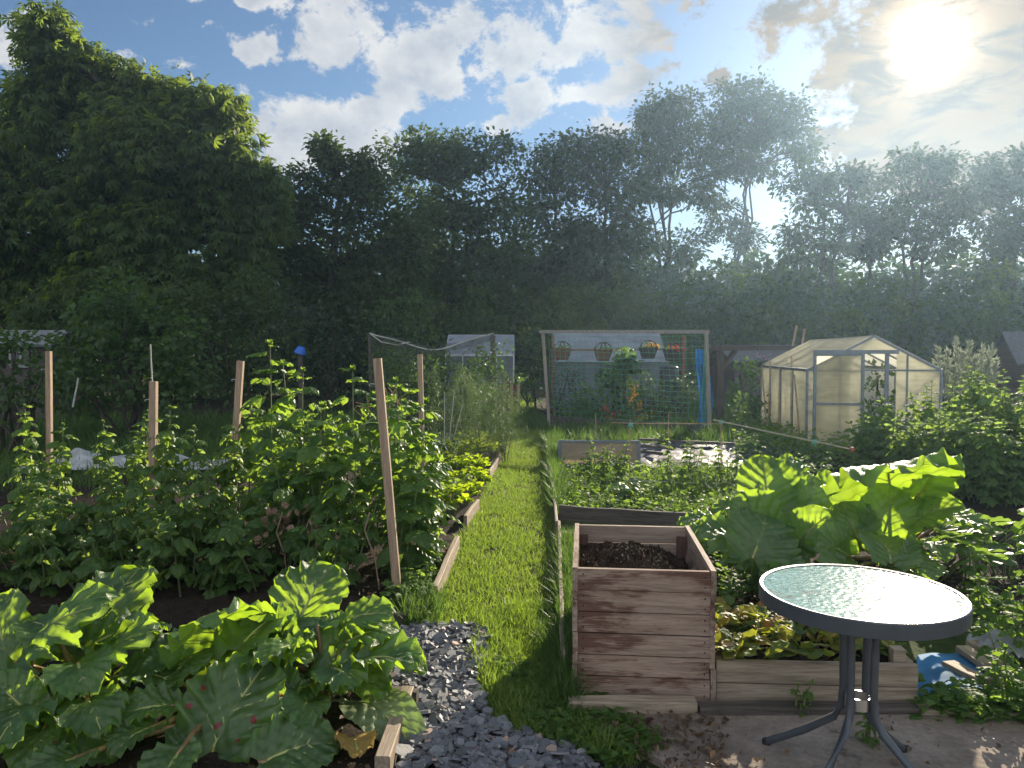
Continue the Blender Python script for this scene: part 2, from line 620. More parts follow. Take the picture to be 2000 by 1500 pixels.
def limb(mb, a, b, r0, r1, wob=.08, n=6, seg=5):
    a, b = Vector(a), Vector(b); L = (b - a).length
    pts, rs = [], []
    w = Vector((0, 0, 0))
    for i in range(seg + 1):
        t = i / seg
        if 0 < i < seg: w = Vector([R.uniform(-1, 1) * L * wob for _ in range(3)])
        else: w = Vector((0, 0, 0))
        sag = Vector((0, 0, math.sin(PI * t) * L * .05))
        pts.append(a.lerp(b, t) + w * .6 + sag); rs.append(r0 + (r1 - r0) * t)
    mb.tube(pts, rs, n=n)
    return pts


def tree(name, label, Y, base_px, lobes, cat='tree', group=None, T=T_DIA, m=None, per=1.6, nper=10, cs=.33, leaf=.17, droop=.35, fill=.55,
         tr=.2, fork=.3, twigs=40, mbark=None, base_dY=0.0, trunks=1, top=None):
    W = bumps([(c, a * .84, b * .84, h * .84) for c, a, b, h in lobe_world(lobes, Y)])
    b = G(base_px, 700)
    b = P3(base_px, 700, Y + base_dY); b.z = 0
    root = thing(name, label, cat, b, 0, group)
    pts, nor, lid = clump_points(W, per * DENS, fill)
    mb = MB()
    foliage(mb, pts, nor, T, nper, cs, leaf * 1.15, droop)
    mb.build('crown', m or M_TREE, root)
    tb = MB()
    zmax = max(c.z for c, *_ in W)
    tops = []
    for k in range(trunks):
        bb = b + Vector((R.uniform(-.5, .5), R.uniform(-.3, .3), 0)) * (k > 0) * 1.2
        cx = sum(c.x for c, *_ in W) / len(W); cyy = sum(c.y for c, *_ in W) / len(W)
        tp = Vector(top) if top and k == 0 else Vector((cx + R.uniform(-1, 1) * (k > 0) * 1.5, cyy, zmax * .8))
        tops.append(limb(tb, bb - Vector((0, 0, .1)), tp, tr * (1 if k == 0 else .7), tr * .22, .04, n=8, seg=8))
    for i, (c, a, bq, h) in enumerate(W):
        tk = tops[i % trunks]
        cand = [p for p in tk if p.z < c.z - .15 * h and p.z > zmax * fork * .6] or [tk[len(tk) // 3]]
        s = min(cand, key=lambda p: (p - c).length + abs(p.z - (c.z - 1.2 * (p - c).length * .5)) * .3)
        limb(tb, s, c, tr * .38, tr * .12, .07, n=5)
        idx = np.nonzero(lid == i)[0]
        for q in RN.permutation(idx)[:twigs // len(W) + 1]:
            e = Vector(pts[q])
            limb(tb, c.lerp(e, .15), e, tr * .09 + .006, .005, .06, n=4, seg=3)
    tb.build('trunk', mbark or M_BARK, root)
    return root


# ------------------------------------------------------------------ the trees round the plots
tree('chestnut_tree', 'huge dark chestnut tree with broad drooping leaves, filling the left of the view', 22, 250,
     [(95, 66, 26, 48, -1), (150, 120, 60, 50), (190, 165, 85, 70), (300, 200, 70, 55), (350, 195, 45, 38), (390, 230, 58, 58), (425, 215, 25, 28), (90, 200, 70, 60), (130, 280, 140, 110), (290, 310, 140, 120), (410, 300, 90, 90),
      (460, 372, 68, 72), (498, 348, 34, 30), (60, 420, 150, 110), (220, 440, 150, 120), (385, 470, 122, 90), (492, 460, 42, 65), (100, 560, 150, 80), (300, 560, 170, 80, -1), (450, 570, 66, 66), (-60, 330, 120, 140), (-90, 520, 140, 120), (150, 640, 150, 40, -1)],
     T=T_PALM, m=M_CHEST, per=.85, nper=28, cs=.34, leaf=.23, droop=.75, fill=.55, tr=.42, twigs=60)
tree('lime_tree', 'yellow-green tree whose crown edge shows at the left border of the sky', 27, -150, [(-55, 240, 75, 75), (-120, 330, 140, 130), (-160, 480, 160, 120)], per=1.2, leaf=.2, m=M_BUSH)
tree('cherry_tree', 'rounded dark tree with one leafy shoot rising from its top, right of the chestnut', 25, 640,
     [(600, 385, 48, 50), (570, 400, 30, 35), (680, 360, 60, 50), (735, 345, 38, 36), (705, 325, 14, 22), (640, 470, 110, 80), (575, 520, 60, 80), (730, 450, 85, 90), (690, 570, 120, 80), (800, 500, 50, 60), (650, 335, 9, 30), (640, 300, 6, 28), (634, 280, 4, 12)],
     m=M_TREE, per=2.0, nper=16, cs=.24, leaf=.17, tr=.22)
ash = [
    ('broad ash-like tree with flat top, first in the tall row behind the net', 33, 880, [(800, 300, 38, 36), (850, 295, 50, 38), (905, 300, 55, 36), (960, 298, 48, 34), (830, 370, 75, 65), (930, 375, 80, 70), (870, 460, 95, 70), (975, 460, 60, 70), (820, 540, 50, 50), (920, 550, 90, 50), (860, 610, 90, 60), (960, 620, 80, 60)], M_TREE, 1.7),
    ('narrow tree with a pointed top tuft, right of the broad flat-topped tree', 35, 1065, [(1085, 300, 40, 36), (1045, 330, 45, 45), (1100, 350, 45, 50), (1060, 420, 60, 60), (1105, 470, 50, 60), (1050, 520, 60, 60), (1080, 590, 70, 60)], M_TREE, 1.6),
    ('loose airy tree with sky gaps, beside the tallest grey-green trees', 34, 1185, [(1140, 290, 30, 34), (1180, 280, 36, 32), (1225, 285, 32, 32), (1150, 350, 50, 48), (1215, 360, 45, 50), (1175, 430, 55, 55), (1230, 450, 35, 50), (1170, 520, 60, 50), (1190, 590, 70, 60)], M_TREE2, 1.5),
]
for lb, Y, bx, lo, mm, pr in ash:
    tree('ash_tree', lb, Y, bx, lo, m=mm, per=pr*.8, nper=18, cs=.36, leaf=.20, tr=.2, twigs=60, group='tall row of trees behind the plots')
tree('willow_tree', 'tall grey-green tree with many upright bare stems under its crown', 54, 1300,
     [(1270, 235, 32, 38), (1305, 205, 32, 34), (1345, 215, 38, 40), (1280, 290, 45, 48), (1340, 290, 50, 50), (1300, 360, 45, 40), (1255, 350, 28, 45), (1375, 360, 36, 42), (1255, 470, 45, 40), (1340, 480, 42, 36)],
     m=M_TREE2, per=.66, nper=19, cs=.42, leaf=.29, tr=.2, twigs=120, trunks=4, group='tall row of trees behind the plots')
tree('willow_tree', 'tallest grey-green tree of the row, leaning right below the sun', 56, 1420,
     [(1430, 190, 36, 34), (1475, 185, 34, 34), (1505, 215, 42, 38), (1550, 235, 36, 40), (1450, 245, 55, 45), (1520, 270, 48, 38), (1568, 290, 26, 30), (1440, 310, 45, 36), (1400, 260, 35, 55), (1480, 330, 30, 26), (1410, 420, 36, 40), (1460, 470, 30, 34)],
     m=M_TREE2, per=.66, nper=19, cs=.42, leaf=.29, tr=.2, twigs=120, trunks=3, group='tall row of trees behind the plots')
thin = [
    ('sparse thin-stemmed tree right of the tallest tree, sky showing through it', 46, 1585, [(1560, 350, 45, 24), (1620, 345, 50, 26), (1670, 365, 36, 26), (1590, 405, 45, 32), (1655, 425, 40, 34), (1550, 470, 30, 40), (1610, 490, 40, 36)], 3),
    ('sparse slanting tree with dense dark head, under the sun', 45, 1760, [(1790, 325, 42, 26), (1840, 330, 45, 30), (1760, 375, 45, 34), (1830, 390, 55, 40), (1790, 440, 50, 36), (1870, 420, 30, 36), (1740, 460, 36, 36), (1830, 480, 50, 34)], 3),
    ('sparse tree at the right border with rounded dark tufts', 44, 1960, [(1940, 330, 36, 28), (1985, 325, 40, 30), (1930, 385, 36, 36), (1990, 395, 50, 40), (1945, 450, 50, 40), (2020, 460, 50, 50), (1930, 510, 40, 40)], 3),
    ('sparse low tree between the slanting tree and the thin-stemmed tree', 48, 1700, [(1690, 400, 28, 22), (1720, 430, 26, 30), (1680, 470, 30, 30), (1715, 500, 30, 30)], 2),
]
for lb, Y, bx, lo, tk in thin:
    tree('alder_tree', lb, Y, bx, lo, m=M_TREE2, per=.40, nper=22, cs=.40, leaf=.28, tr=.2, twigs=80, trunks=tk, group='sparse trees under the sun')


# a deep wood that closes the view beneath the crowns
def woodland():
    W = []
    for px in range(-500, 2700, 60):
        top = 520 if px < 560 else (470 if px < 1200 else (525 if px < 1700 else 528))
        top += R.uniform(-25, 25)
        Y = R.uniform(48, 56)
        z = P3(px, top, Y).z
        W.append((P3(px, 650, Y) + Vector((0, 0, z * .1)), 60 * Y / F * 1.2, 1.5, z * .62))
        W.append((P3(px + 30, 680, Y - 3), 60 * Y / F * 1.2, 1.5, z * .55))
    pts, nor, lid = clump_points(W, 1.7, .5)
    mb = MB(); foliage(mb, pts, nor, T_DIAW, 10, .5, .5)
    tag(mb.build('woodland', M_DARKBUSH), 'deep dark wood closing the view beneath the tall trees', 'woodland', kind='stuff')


woodland()


# ------------------------------------------------------------------ shrubs between the plots and the trees
def shrub(name, label, Y, lobes, m=M_BUSH, T=T_DIAW, per=4.5, nper=10, cs=.16, leaf=.13, cat='bush', group=None, droop=.3, fill=.55):
    W = lobe_world(lobes, Y)
    cx = sum(l[0] for l in lobes) / len(lobes)
    b = P3(cx, 700, Y); b.z = 0
    root = thing(name, label, cat, b, 0, group)
    pts, nor, lid = clump_points(W, per, fill)
    mb = MB(); foliage(mb, pts, nor, T, nper, cs, leaf, droop)
    mb.build('foliage', m, root)
    tb = MB()
    for i, (c, a, bb, h) in enumerate(W):
        limb(tb, b + Vector((R.uniform(-.3, .3), R.uniform(-.2, .2), -.05)), c, .035, .012, .06, n=5)
    tb.build('stems', M_BARK, root)
    return root


shrub('elder_bush', 'large rounded green bush in front of the chestnut, topped by one small tuft', 13,
      [(240, 545, 18, 22), (240, 600, 65, 50), (190, 640, 75, 70), (300, 650, 70, 70), (240, 720, 120, 80), (140, 700, 50, 80), (355, 690, 55, 80), (340, 750, 70, 60), (150, 760, 70, 50)], per=8, cs=.12, leaf=.12)
shrub('bramble_bush', 'low green bramble at the left border, before the white-roofed shed', 11, [(20, 735, 60, 36), (75, 750, 55, 45), (20, 790, 60, 30), (-60, 700, 70, 80), (0, 700, 30, 30), (90, 715, 30, 30), (30, 685, 40, 28), (-12, 668, 48, 22), (58, 676, 30, 20)], per=8, cs=.1, leaf=.1)
shrub('hazel_bush', 'tall dark bush between the large rounded bush and the cherry', 18, [(430, 590, 60, 60), (500, 560, 50, 60), (450, 690, 80, 80), (530, 660, 60, 90), (400, 640, 40, 70), (500, 750, 90, 50)], m=M_TREE, per=5, cs=.16, leaf=.13)
shrub('holly_bush', 'dark bush under the cherry, behind the blue bucket', 20, [(620, 640, 60, 60), (690, 650, 60, 60), (600, 720, 70, 60), (680, 740, 80, 50), (560, 640, 40, 80)], m=M_DARKBUSH, per=5, cs=.16, leaf=.12)
shrub('elder_bush', 'paler green bush behind the sagging dark net', 22, [(790, 605, 45, 36), (820, 590, 30, 30), (760, 640, 40, 50), (830, 650, 40, 60), (790, 700, 60, 50)], per=5, cs=.16, leaf=.13)
shrub('conifer_bush', 'small pointed conifer above the glass of the left greenhouse', 24, [(935, 590, 18, 30), (930, 625, 30, 36), (910, 640, 28, 30), (960, 640, 28, 30), (930, 690, 60, 50)], T=T_NARROW, per=6, nper=14, cs=.16, leaf=.16)
shrub('hawthorn_bush', 'yellow-green bush at the far end of the grass path', 20, [(1040, 680, 26, 30), (1030, 720, 28, 40), (1045, 760, 26, 30), (1015, 760, 16, 26)], per=7, cs=.12, leaf=.1)
shrub('yew_bush', 'wide feathery dark bush rising behind the baskets', 23, [(1090, 610, 40, 40), (1130, 590, 50, 40), (1200, 600, 60, 45), (1270, 610, 50, 45), (1110, 670, 60, 50), (1220, 680, 80, 50), (1300, 670, 60, 60)], T=T_NARROW, m=M_TREE, per=4.5, nper=14, cs=.2, leaf=.2)
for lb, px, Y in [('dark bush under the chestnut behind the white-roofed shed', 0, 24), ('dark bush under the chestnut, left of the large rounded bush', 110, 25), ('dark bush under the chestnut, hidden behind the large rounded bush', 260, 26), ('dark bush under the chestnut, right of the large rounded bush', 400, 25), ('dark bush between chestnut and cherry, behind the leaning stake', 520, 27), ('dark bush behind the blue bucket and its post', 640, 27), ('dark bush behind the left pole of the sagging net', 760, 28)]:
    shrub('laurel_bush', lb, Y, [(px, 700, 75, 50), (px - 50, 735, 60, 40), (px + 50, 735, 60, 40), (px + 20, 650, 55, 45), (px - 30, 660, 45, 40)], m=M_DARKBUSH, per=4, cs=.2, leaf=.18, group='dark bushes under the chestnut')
for lb, Y, lo in [
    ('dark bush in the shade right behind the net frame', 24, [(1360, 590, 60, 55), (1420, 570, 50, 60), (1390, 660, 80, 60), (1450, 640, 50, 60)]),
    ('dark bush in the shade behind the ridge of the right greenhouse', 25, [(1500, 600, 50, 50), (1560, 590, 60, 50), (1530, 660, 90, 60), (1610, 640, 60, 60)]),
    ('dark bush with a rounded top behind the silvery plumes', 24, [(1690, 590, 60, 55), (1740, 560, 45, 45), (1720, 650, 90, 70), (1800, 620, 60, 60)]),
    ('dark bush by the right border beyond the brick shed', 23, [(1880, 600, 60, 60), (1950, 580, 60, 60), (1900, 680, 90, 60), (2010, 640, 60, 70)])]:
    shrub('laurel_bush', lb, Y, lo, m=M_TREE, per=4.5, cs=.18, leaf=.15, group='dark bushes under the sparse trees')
# ------------------------------------------------------------------ ground
def inpoly(x, y, poly):
    poly = [(p[0], p[1]) for p in poly]
    ins = np.zeros(len(x), bool); n = len(poly); j = n - 1
    for i in range(n):
        xi, yi = poly[i]; xj, yj = poly[j]
        c = ((yi > y) != (yj > y)) & (x < (xj - xi) * (y - yi) / (yj - yi + 1e-12) + xi)
        ins ^= c; j = i
    return ins


def groundmat():
    m, t, out = mat('ground_soil_and_turf')
    c = coords(t)
    a = t.noise(c, .35, 5); b = t.noise(c, 9, 7, .65); d = t.noise(c, 60, 4)
    turf = t.mix(t.ss(b, .35, .65), (.030, .050, .014), (.060, .085, .022))
    soil = t.mix(t.ss(b, .35, .65), (.022, .016, .011), (.055, .040, .028))
    base = t.mix(t.ss(a, .45, .55), turf, soil)
    bp = t.n('ShaderNodeBump', {'Strength': .8, 'Height': t.m('ADD', b, t.m('MULTIPLY', d, .4)), 'Distance': .04})
    s = t.n('ShaderNodeBsdfPrincipled', {'Base Color': base, 'Roughness': .95, 'Specular IOR Level': .15, 'Normal': bp.outputs[0]})
    t.put(out.inputs[0], s.outputs[0])
    return m


def soilmat(name, c0, c1):
    m, t, out = mat(name)
    c = coords(t)
    b = t.noise(c, 22, 8, .7); d = t.noise(c, 110, 4)
    bits = t.n('ShaderNodeTexVoronoi', {'Vector': c, 'Scale': 70}).outputs
    base = t.mix(t.ss(b, .32, .68), c0, c1)
    base = t.mix(t.m('MULTIPLY', t.ss(bits[0], .28, .12), t.ss(t.noise(c, 31, 2), .52, .62)), base, tuple(min(1, x * 3.2) for x in c1))
    bp = t.n('ShaderNodeBump', {'Strength': 1.0, 'Height': t.m('ADD', b, t.m('MULTIPLY', d, .35)), 'Distance': .03})
    s = t.n('ShaderNodeBsdfPrincipled', {'Base Color': base, 'Roughness': .95, 'Specular IOR Level': .15, 'Normal': bp.outputs[0]})
    t.put(out.inputs[0], s.outputs[0])
    return m


M_GROUND = groundmat()
M_SOIL = soilmat('dark_soil', (.018, .013, .009), (.050, .036, .026))
M_COMPOST = soilmat('compost', (.020, .013, .008), (.075, .048, .030))
M_TURF = simple('turf_base', (.060, .055, .022), .95, var=.4, scale=14, bump=.8, spec=.1)
M_GRASS = leafmat('grass_blade', [(.060, .110, .018), (.13, .19, .038), (.15, .20, .05), (.34, .28, .13)], (.29, .43, .04), .45, .5, .35, xpos=(.86, 1.0))
M_ROUGHGRASS = leafmat('rough_grass_blade', [(.030, .070, .016), (.075, .13, .03), (.16, .14, .06)], (.16, .28, .04), .4, .5, .35)


def noise2(x, y, s=1.0):
    return (np.sin(x * 2.1 * s + 1.3) * np.cos(y * 1.7 * s + .4) + .5 * np.sin(x * 5.3 * s + y * 3.1 * s) + .3 * np.sin(x * 11.7 * s - y * 9.2 * s + 2)
            + .2 * np.sin(x * 23 * s + 1) * np.sin(y * 27 * s)) / 2


def sheet(name, poly, z, m, step=.06, amp=.012, kind='structure', label=None, cat=None, mound=0.0):
    xs = [p[0] for p in poly]; ys = [p[1] for p in poly]
    nx = max(3, int((max(xs) - min(xs)) / step)); ny = max(3, int((max(ys) - min(ys)) / step))
    gx, gy = np.meshgrid(np.linspace(min(xs), max(xs), nx), np.linspace(min(ys), max(ys), ny), indexing='ij')
    gx = gx.ravel(); gy = gy.ravel()
    zz = z + amp * noise2(gx, gy, 2.2) + RN.normal(size=gx.shape) * amp * .35
    V = np.stack([gx, gy, zz], 1)
    i = np.arange(nx - 1)[:, None] * ny + np.arange(ny - 1)[None, :]
    q = np.stack([i, i + ny, i + ny + 1, i + 1], -1).reshape(-1, 4)
    cc = V[q].mean(1)
    q = q[inpoly(cc[:, 0], cc[:, 1], poly)]
    used = np.unique(q); mp = np.zeros(len(V), int); mp[used] = np.arange(len(used))
    mb = MB(); mb.addnp(V[used], mp[q].ravel(), np.full(len(q), 4))
    o = mb.build(name, m, smooth=True)
    return tag(o, label, cat, kind=kind)


gr = MB(); gr.add([(-74, -54, 0), (74, -54, 0), (74, 94, 0), (-74, 94, 0)], [(0, 1, 2, 3)])
tag(gr.build('ground', M_GROUND), kind='structure')

# outline of the grass path and of the slate corner, in plan
PATH_L = [G(845, 1195), G(862, 1150), G(893, 1078), G(880, 1060), G(905, 1040), G(935, 985), G(958, 935), G(978, 900), G(992, 868), G(996, 830), G(985, 800), G(1000, 770)]
PATH_R = [G(1035, 770), G(1062, 830), G(1066, 880), G(1078, 965), G(1088, 1045), G(1097, 1280), G(1120, 1400)]
PATH = PATH_L + PATH_R + [G(1150, 1480), G(1010, 1420), G(950, 1330), G(930, 1270), G(960, 1240), G(850, 1235)]
sheet('path', PATH, .012, M_TURF, .07, .012)
SLATE = [G(700, 1235), G(850, 1222), G(935, 1235), G(940, 1300), G(960, 1400), G(1150, 1470), G(1300, 1530), G(1300, 1700), G(600, 1800), G(770, 1470), G(815, 1370), G(700, 1345)]
sheet('slate_bed', SLATE, .006, simple('slate_dust', (.045, .045, .050), .9, var=.3, bump=.5), .08, .006)
SOIL_L = [G(893, 1078), G(845, 1190), G(700, 1230), G(500, 1240), Vector((-6, 4.1, 0)), Vector((-6.5, 9.0, 0)), G(860, 860), G(985, 862), G(935, 985)]
sheet('soil', SOIL_L, .022, M_SOIL, .06, .02)
RH_SOIL = [G(770, 1440), G(730, 1520), Vector((-.55, 1.6, 0)), Vector((-3.0, 1.6, 0)), Vector((-3.2, 3.8, 0)), G(640, 1350), G(800, 1365)]
sheet('soil', RH_SOIL, .03, M_SOIL, .05, .02)
SOIL_R = [G(1092, 1010), G(1078, 925), G(1200, 905), G(1500, 905), Vector((6.5, 9.5, 0)), Vector((6.5, 4.0, 0)), G(1600, 1180), G(1410, 1190), G(1350, 1030), ]
sheet('soil', SOIL_R, .028, M_SOIL, .07, .02)

# ------------------------------------------------------------------ concrete patio
def concrete():
    m, t, out = mat('old_concrete')
    c = coords(t)
    a = t.noise(c, 2.2, 6, .65); b = t.noise(c, 40, 6, .6)
    base = t.mix(t.ss(a, .35, .65), (.20, .16, .125), (.38, .315, .255))
    base = t.mix(t.ss(t.noise(c, 6, 7, .7), .55, .72), base, (.07, .055, .042))
    base = t.mix(t.m('MULTIPLY', t.ss(b, .3, .7), .35), base, (.10, .08, .065))
    bp = t.n('ShaderNodeBump', {'Strength': .5, 'Height': t.m('ADD', b, a), 'Distance': .01})
    s = t.n('ShaderNodeBsdfPrincipled', {'Base Color': base, 'Roughness': .9, 'Specular IOR Level': .2, 'Normal': bp.outputs[0]})
    t.put(out.inputs[0], s.outputs[0])
    return m


PATIO = [G(1125, 1408), G(1360, 1402), G(1790, 1400), G(2100, 1410), Vector((3.2, 1.0, 0)), Vector((.62, 1.0, 0)), G(1290, 1500)]
pm = MB(); pm.slab([(p.x, p.y) for p in PATIO], -.02, .03)
tag(pm.build('patio', concrete()), kind='structure')

# ------------------------------------------------------------------ woods
W_GREY = woodmat('weathered_board', (.20, .155, .11), (.42, .34, .25), axis=0)
W_DARK = woodmat('dark_board', (.05, .042, .036), (.13, .11, .095), axis=0)
W_STAKE = woodmat('sawn_stake', (.27, .185, .125), (.46, .335, .235), axis=2)
W_PLANT = woodmat('stained_plank', (.24, .165, .12), (.42, .31, .24), stain=(.105, .042, .028), axis=0, stain_amt=.55)
W_INNER = woodmat('bare_plank', (.22, .16, .12), (.40, .31, .24), axis=0)
W_PLANTY = woodmat('stained_plank_along', (.21, .15, .11), (.40, .30, .23), stain=(.10, .04, .028), axis=1, stain_amt=.3)
W_POST = woodmat('stained_post', (.07, .035, .025), (.13, .07, .05), axis=2)
W_CANE = simple('bamboo', (.36, .24, .13), .5, var=.25, scale=9)
M_STEEL = simple('galvanised', (.45, .46, .47), .35, .9, .1)


def board(label, a, b, w=.03, h=.14, z0=0.0, m=None, name='edging_board', cat='edging board', group=None, tilt=0.0):
    a, b = Vector(a), Vector(b)
    d = b - a; L = d.xy.length
    mb = MB()
    n = max(2, int(L / .25))
    # one plank with a slightly worn top edge
    vs, fs = [], []
    for i in range(n + 1):
        x = -L / 2 + L * i / n
        e = R.uniform(-.006, .006); f = R.uniform(-.004, .004)
        vs += [(x, -w / 2 + f, 0), (x, w / 2 + f, 0), (x, w / 2 + f, h - .004 + e), (x, w / 2 - .004 + f, h + e), (x, -w / 2 + .004 + f, h + e), (x, -w / 2 + f, h - .004 + e)]
    for i in range(n):
        for j in range(6):
            j2 = (j + 1) % 6
            fs.append((i * 6 + j, (i + 1) * 6 + j, (i + 1) * 6 + j2, i * 6 + j2))
    fs += [(0, 1, 2, 3, 4, 5), tuple(n * 6 + j for j in (5, 4, 3, 2, 1, 0))]
    mb.add(vs, fs)
    o = mb.build(name, m or W_GREY)
    o.location = ((a.x + b.x) / 2, (a.y + b.y) / 2, z0)
    o.rotation_euler = (tilt, 0, math.atan2(d.y, d.x))
    return tag(o, label, cat, group)


GB = 'boards edging the beds'
board('short weathered board right of the tall leaning stake, edging the raspberry bed', G(893, 1080), G(848, 1185), .035, .13, group=GB)
board('short board end beside the celery, nearest the raspberry leaves', G(934, 1000), G(908, 1035), .03, .12, group=GB)
board('pale slanting board beside the celery along the left of the path', G(977, 905), G(955, 940), .03, .12, group=GB)
board('small pale board at the far end of the carrot row', G(994, 868), G(988, 882), .03, .10, group=GB)
board('long thin white-edged board along the right of the path, by the cold frame', G(1066, 868), G(1080, 975), .024, .125, group=GB)
board('thin white-edged board along the path before the weedy bed', G(1080.5, 977), G(1087, 1046), .024, .125, group=GB)
board('thin bowed board along the grass, left of the wooden planter', G(1091, 1046), G(1094, 1170), .024, .125, group=GB)
board('thin flaking board beside the planter, sinking into the grass', G(1094, 1172), G(1100, 1330), .024, .13, group=GB)
board('long dark board across the front of the weedy bed, behind the planter', G(1092, 1015), G(1400, 1034), .035, .13, m=W_DARK, group=GB)
board('dark board half hidden under the right rhubarb', G(1362, 1088), G(1470, 1095), .035, .12, m=W_DARK, group=GB)
board('short grey board joining the path edge to the planter', G(1089, 1063), G(1140, 1068), .03, .1, group=GB)
board('worn pale board in front of the rhubarb, running out of the picture', G(797, 1385), G(745, 1530), .055, .10, group=GB)
board('dark board end poking out of the rhubarb towards the slate', G(690, 1385), G(816, 1392), .045, .10, m=W_DARK, group=GB)
board('dark sunken board between the raspberry bed and the slate', G(680, 1220), G(800, 1225), .03, .08, m=W_DARK, group=GB)
board('pale sill timber below the front of the planter', G(1110, 1398), G(1359, 1402), .07, .075, m=W_GREY, group=GB)
board('dark sill timber below the strawberry bed, touching the pale one', G(1364, 1404), G(1788, 1402), .07, .06, m=W_DARK, group=GB)
board('weathered sill timber at the edge of the patio beside the blue sheet', G(1792, 1402), G(2060, 1412), .07, .05, m=W_GREY, group=GB)

# ------------------------------------------------------------------ compost planter box
fl, fr, br, bl = G(1131, 1372), G(1386, 1390), G(1335, 1205), G(1130, 1195)
PW, PD, PH = .60, .86, .585
ang = -math.radians(5.5)
ctr = Vector(((fl.x + fr.x) / 2 + .04, (fl.y + fr.y) / 2 + PD / 2 + .0, .0))
pl = thing('planter_box', 'tall square planter box of faded red-brown planks, open and part filled with compost', 'planter', ctr, ang)


def planks(mb, axis, pos, span, z0, z1, n, th=.022):
    hh = (z1 - z0) / n
    for i in range(n):
        gap = .0025 + R.uniform(0, .003)
        j = R.uniform(-.003, .003)
        zc = z0 + hh * (i + .5)
        if axis == 0: mb.box((0, pos + j, zc), (span + R.uniform(-.004, .004), th, hh - gap))
        else: mb.box((pos + j, 0, zc), (th, span + R.uniform(-.004, .004), hh - gap))


b = MB(); planks(b, 0, -PD / 2 + .02, PW - .045, .03, PH, 6); 
npl = sum(len(x) for x in b.S)
for i in range(6):
    for s in (-1, 1):
        for k in (-.022, .022):
            z = .03 + (PH - .03) / 6 * (i + .5) + k
            b.tube([(s * (PW / 2 - .045), -PD / 2 + .012, z), (s * (PW / 2 - .045), -PD / 2 + .0055, z)], .0035, 6)
fp = b.build('front_panel', W_PLANT, pl, world=False)
fp.data.materials.append(simple('rusty_nail', (.05, .03, .02), .7, .5))
for p in fp.data.polygons[npl:]: p.material_index = 1
b = MB(); planks(b, 0, PD / 2 - .02, PW - .045, .03, PH, 6); b.build('back_panel', W_INNER, pl, world=False)
for s in (-1, 1):
    b = MB(); planks(b, 1, s * (PW / 2 - .011), PD - .01, .03, PH + .006, 4); b.build('side_panel', W_PLANTY, pl, world=False)
for sx in (-1, 1):
    for sy in (-1, 1):
        b = MB(); b.box((sx * (PW / 2 - .046), sy * (PD / 2 - .055), PH / 2 - .02), (.045, .045, PH - .06)); b.build('corner_post', W_POST, pl, world=False)
# compost inside: a lumpy heap, higher at the back left
nu, nv = 70, 90
u, v = np.meshgrid(np.linspace(-1, 1, nu), np.linspace(-1, 1, nv), indexing='ij')
hz = .485 + .075 * np.exp(-((u + .15) ** 2 / .35 + (v - .1) ** 2 / .3)) - .07 * np.clip(u, 0, 1) ** 2 - .03 * np.clip(-v - .5, 0, 1)
hz = hz + .016 * noise2(u * 4, v * 5, 1.5) + RN.normal(size=u.shape) * .007
cm = MB(); cm.grid(np.stack([u * (PW / 2 - .026), v * (PD / 2 - .035), hz], -1).reshape(-1, 3), nu, nv)
for i in range(420):
    x, y = R.uniform(-.95, .95), R.uniform(-.95, .95)
    zz = .485 + .075 * math.exp(-((x + .15) ** 2 / .35 + (y - .1) ** 2 / .3)) - .07 * max(0, x) ** 2
    r = R.uniform(.003, .008)
    cm.box((x * (PW / 2 - .05), y * (PD / 2 - .06), zz + r * .4), (r * 2, r * 1.5, r * 1.3), M=Matrix.Rotation(R.uniform(0, 3), 3, 'Z') @ Matrix.Rotation(R.uniform(-.6, .6), 3, 'X'), taper=.6)
co = cm.build('compost', M_COMPOST, loc=None)
co.location = ctr; co.rotation_euler = (0, 0, ang)
tag(co, 'crumbly brown compost heaped inside the tall planter', 'compost', kind='stuff')

# ------------------------------------------------------------------ strawberry bed
sb0, sb1 = G(1398, 1378), G(1788, 1388)
sang = math.atan2(sb1.y - sb0.y, sb1.x - sb0.x)
SW, SD, SH = (sb1 - sb0).length, .62, .20
sc_ = (sb0 + sb1) / 2 + Vector((-math.sin(sang), math.cos(sang), 0)) * SD / 2
st = thing('raised_bed', 'low grey plank bed of strawberries behind the round table', 'raised bed', sc_, sang)
for nm, y in (('front_board', -SD / 2), ('back_board', SD / 2)):
    b = MB(); planks(b, 0, y, SW, .01, SH, 2, .028); b.build(nm, W_DARK if y > 0 else W_GREY, st, world=False)
for s in (-1, 1):
    b = MB(); planks(b, 1, s * (SW / 2 - .014), SD - .06, .01, SH, 2, .028); b.build('end_board', W_GREY, st, world=False)
for s in (-1, 1):
    b = MB(); b.box((s * (SW / 2 - .06), -SD / 2 + .045, SH / 2 + .03), (.05, .05, SH + .04)); b.build('corner_post', W_GREY, st, world=False)
b = MB(); b.box((0, 0, SH / 2 - .02), (SW - .06, SD - .06, SH - .04)); sso = b.build('bed_soil', M_SOIL, st, world=False)

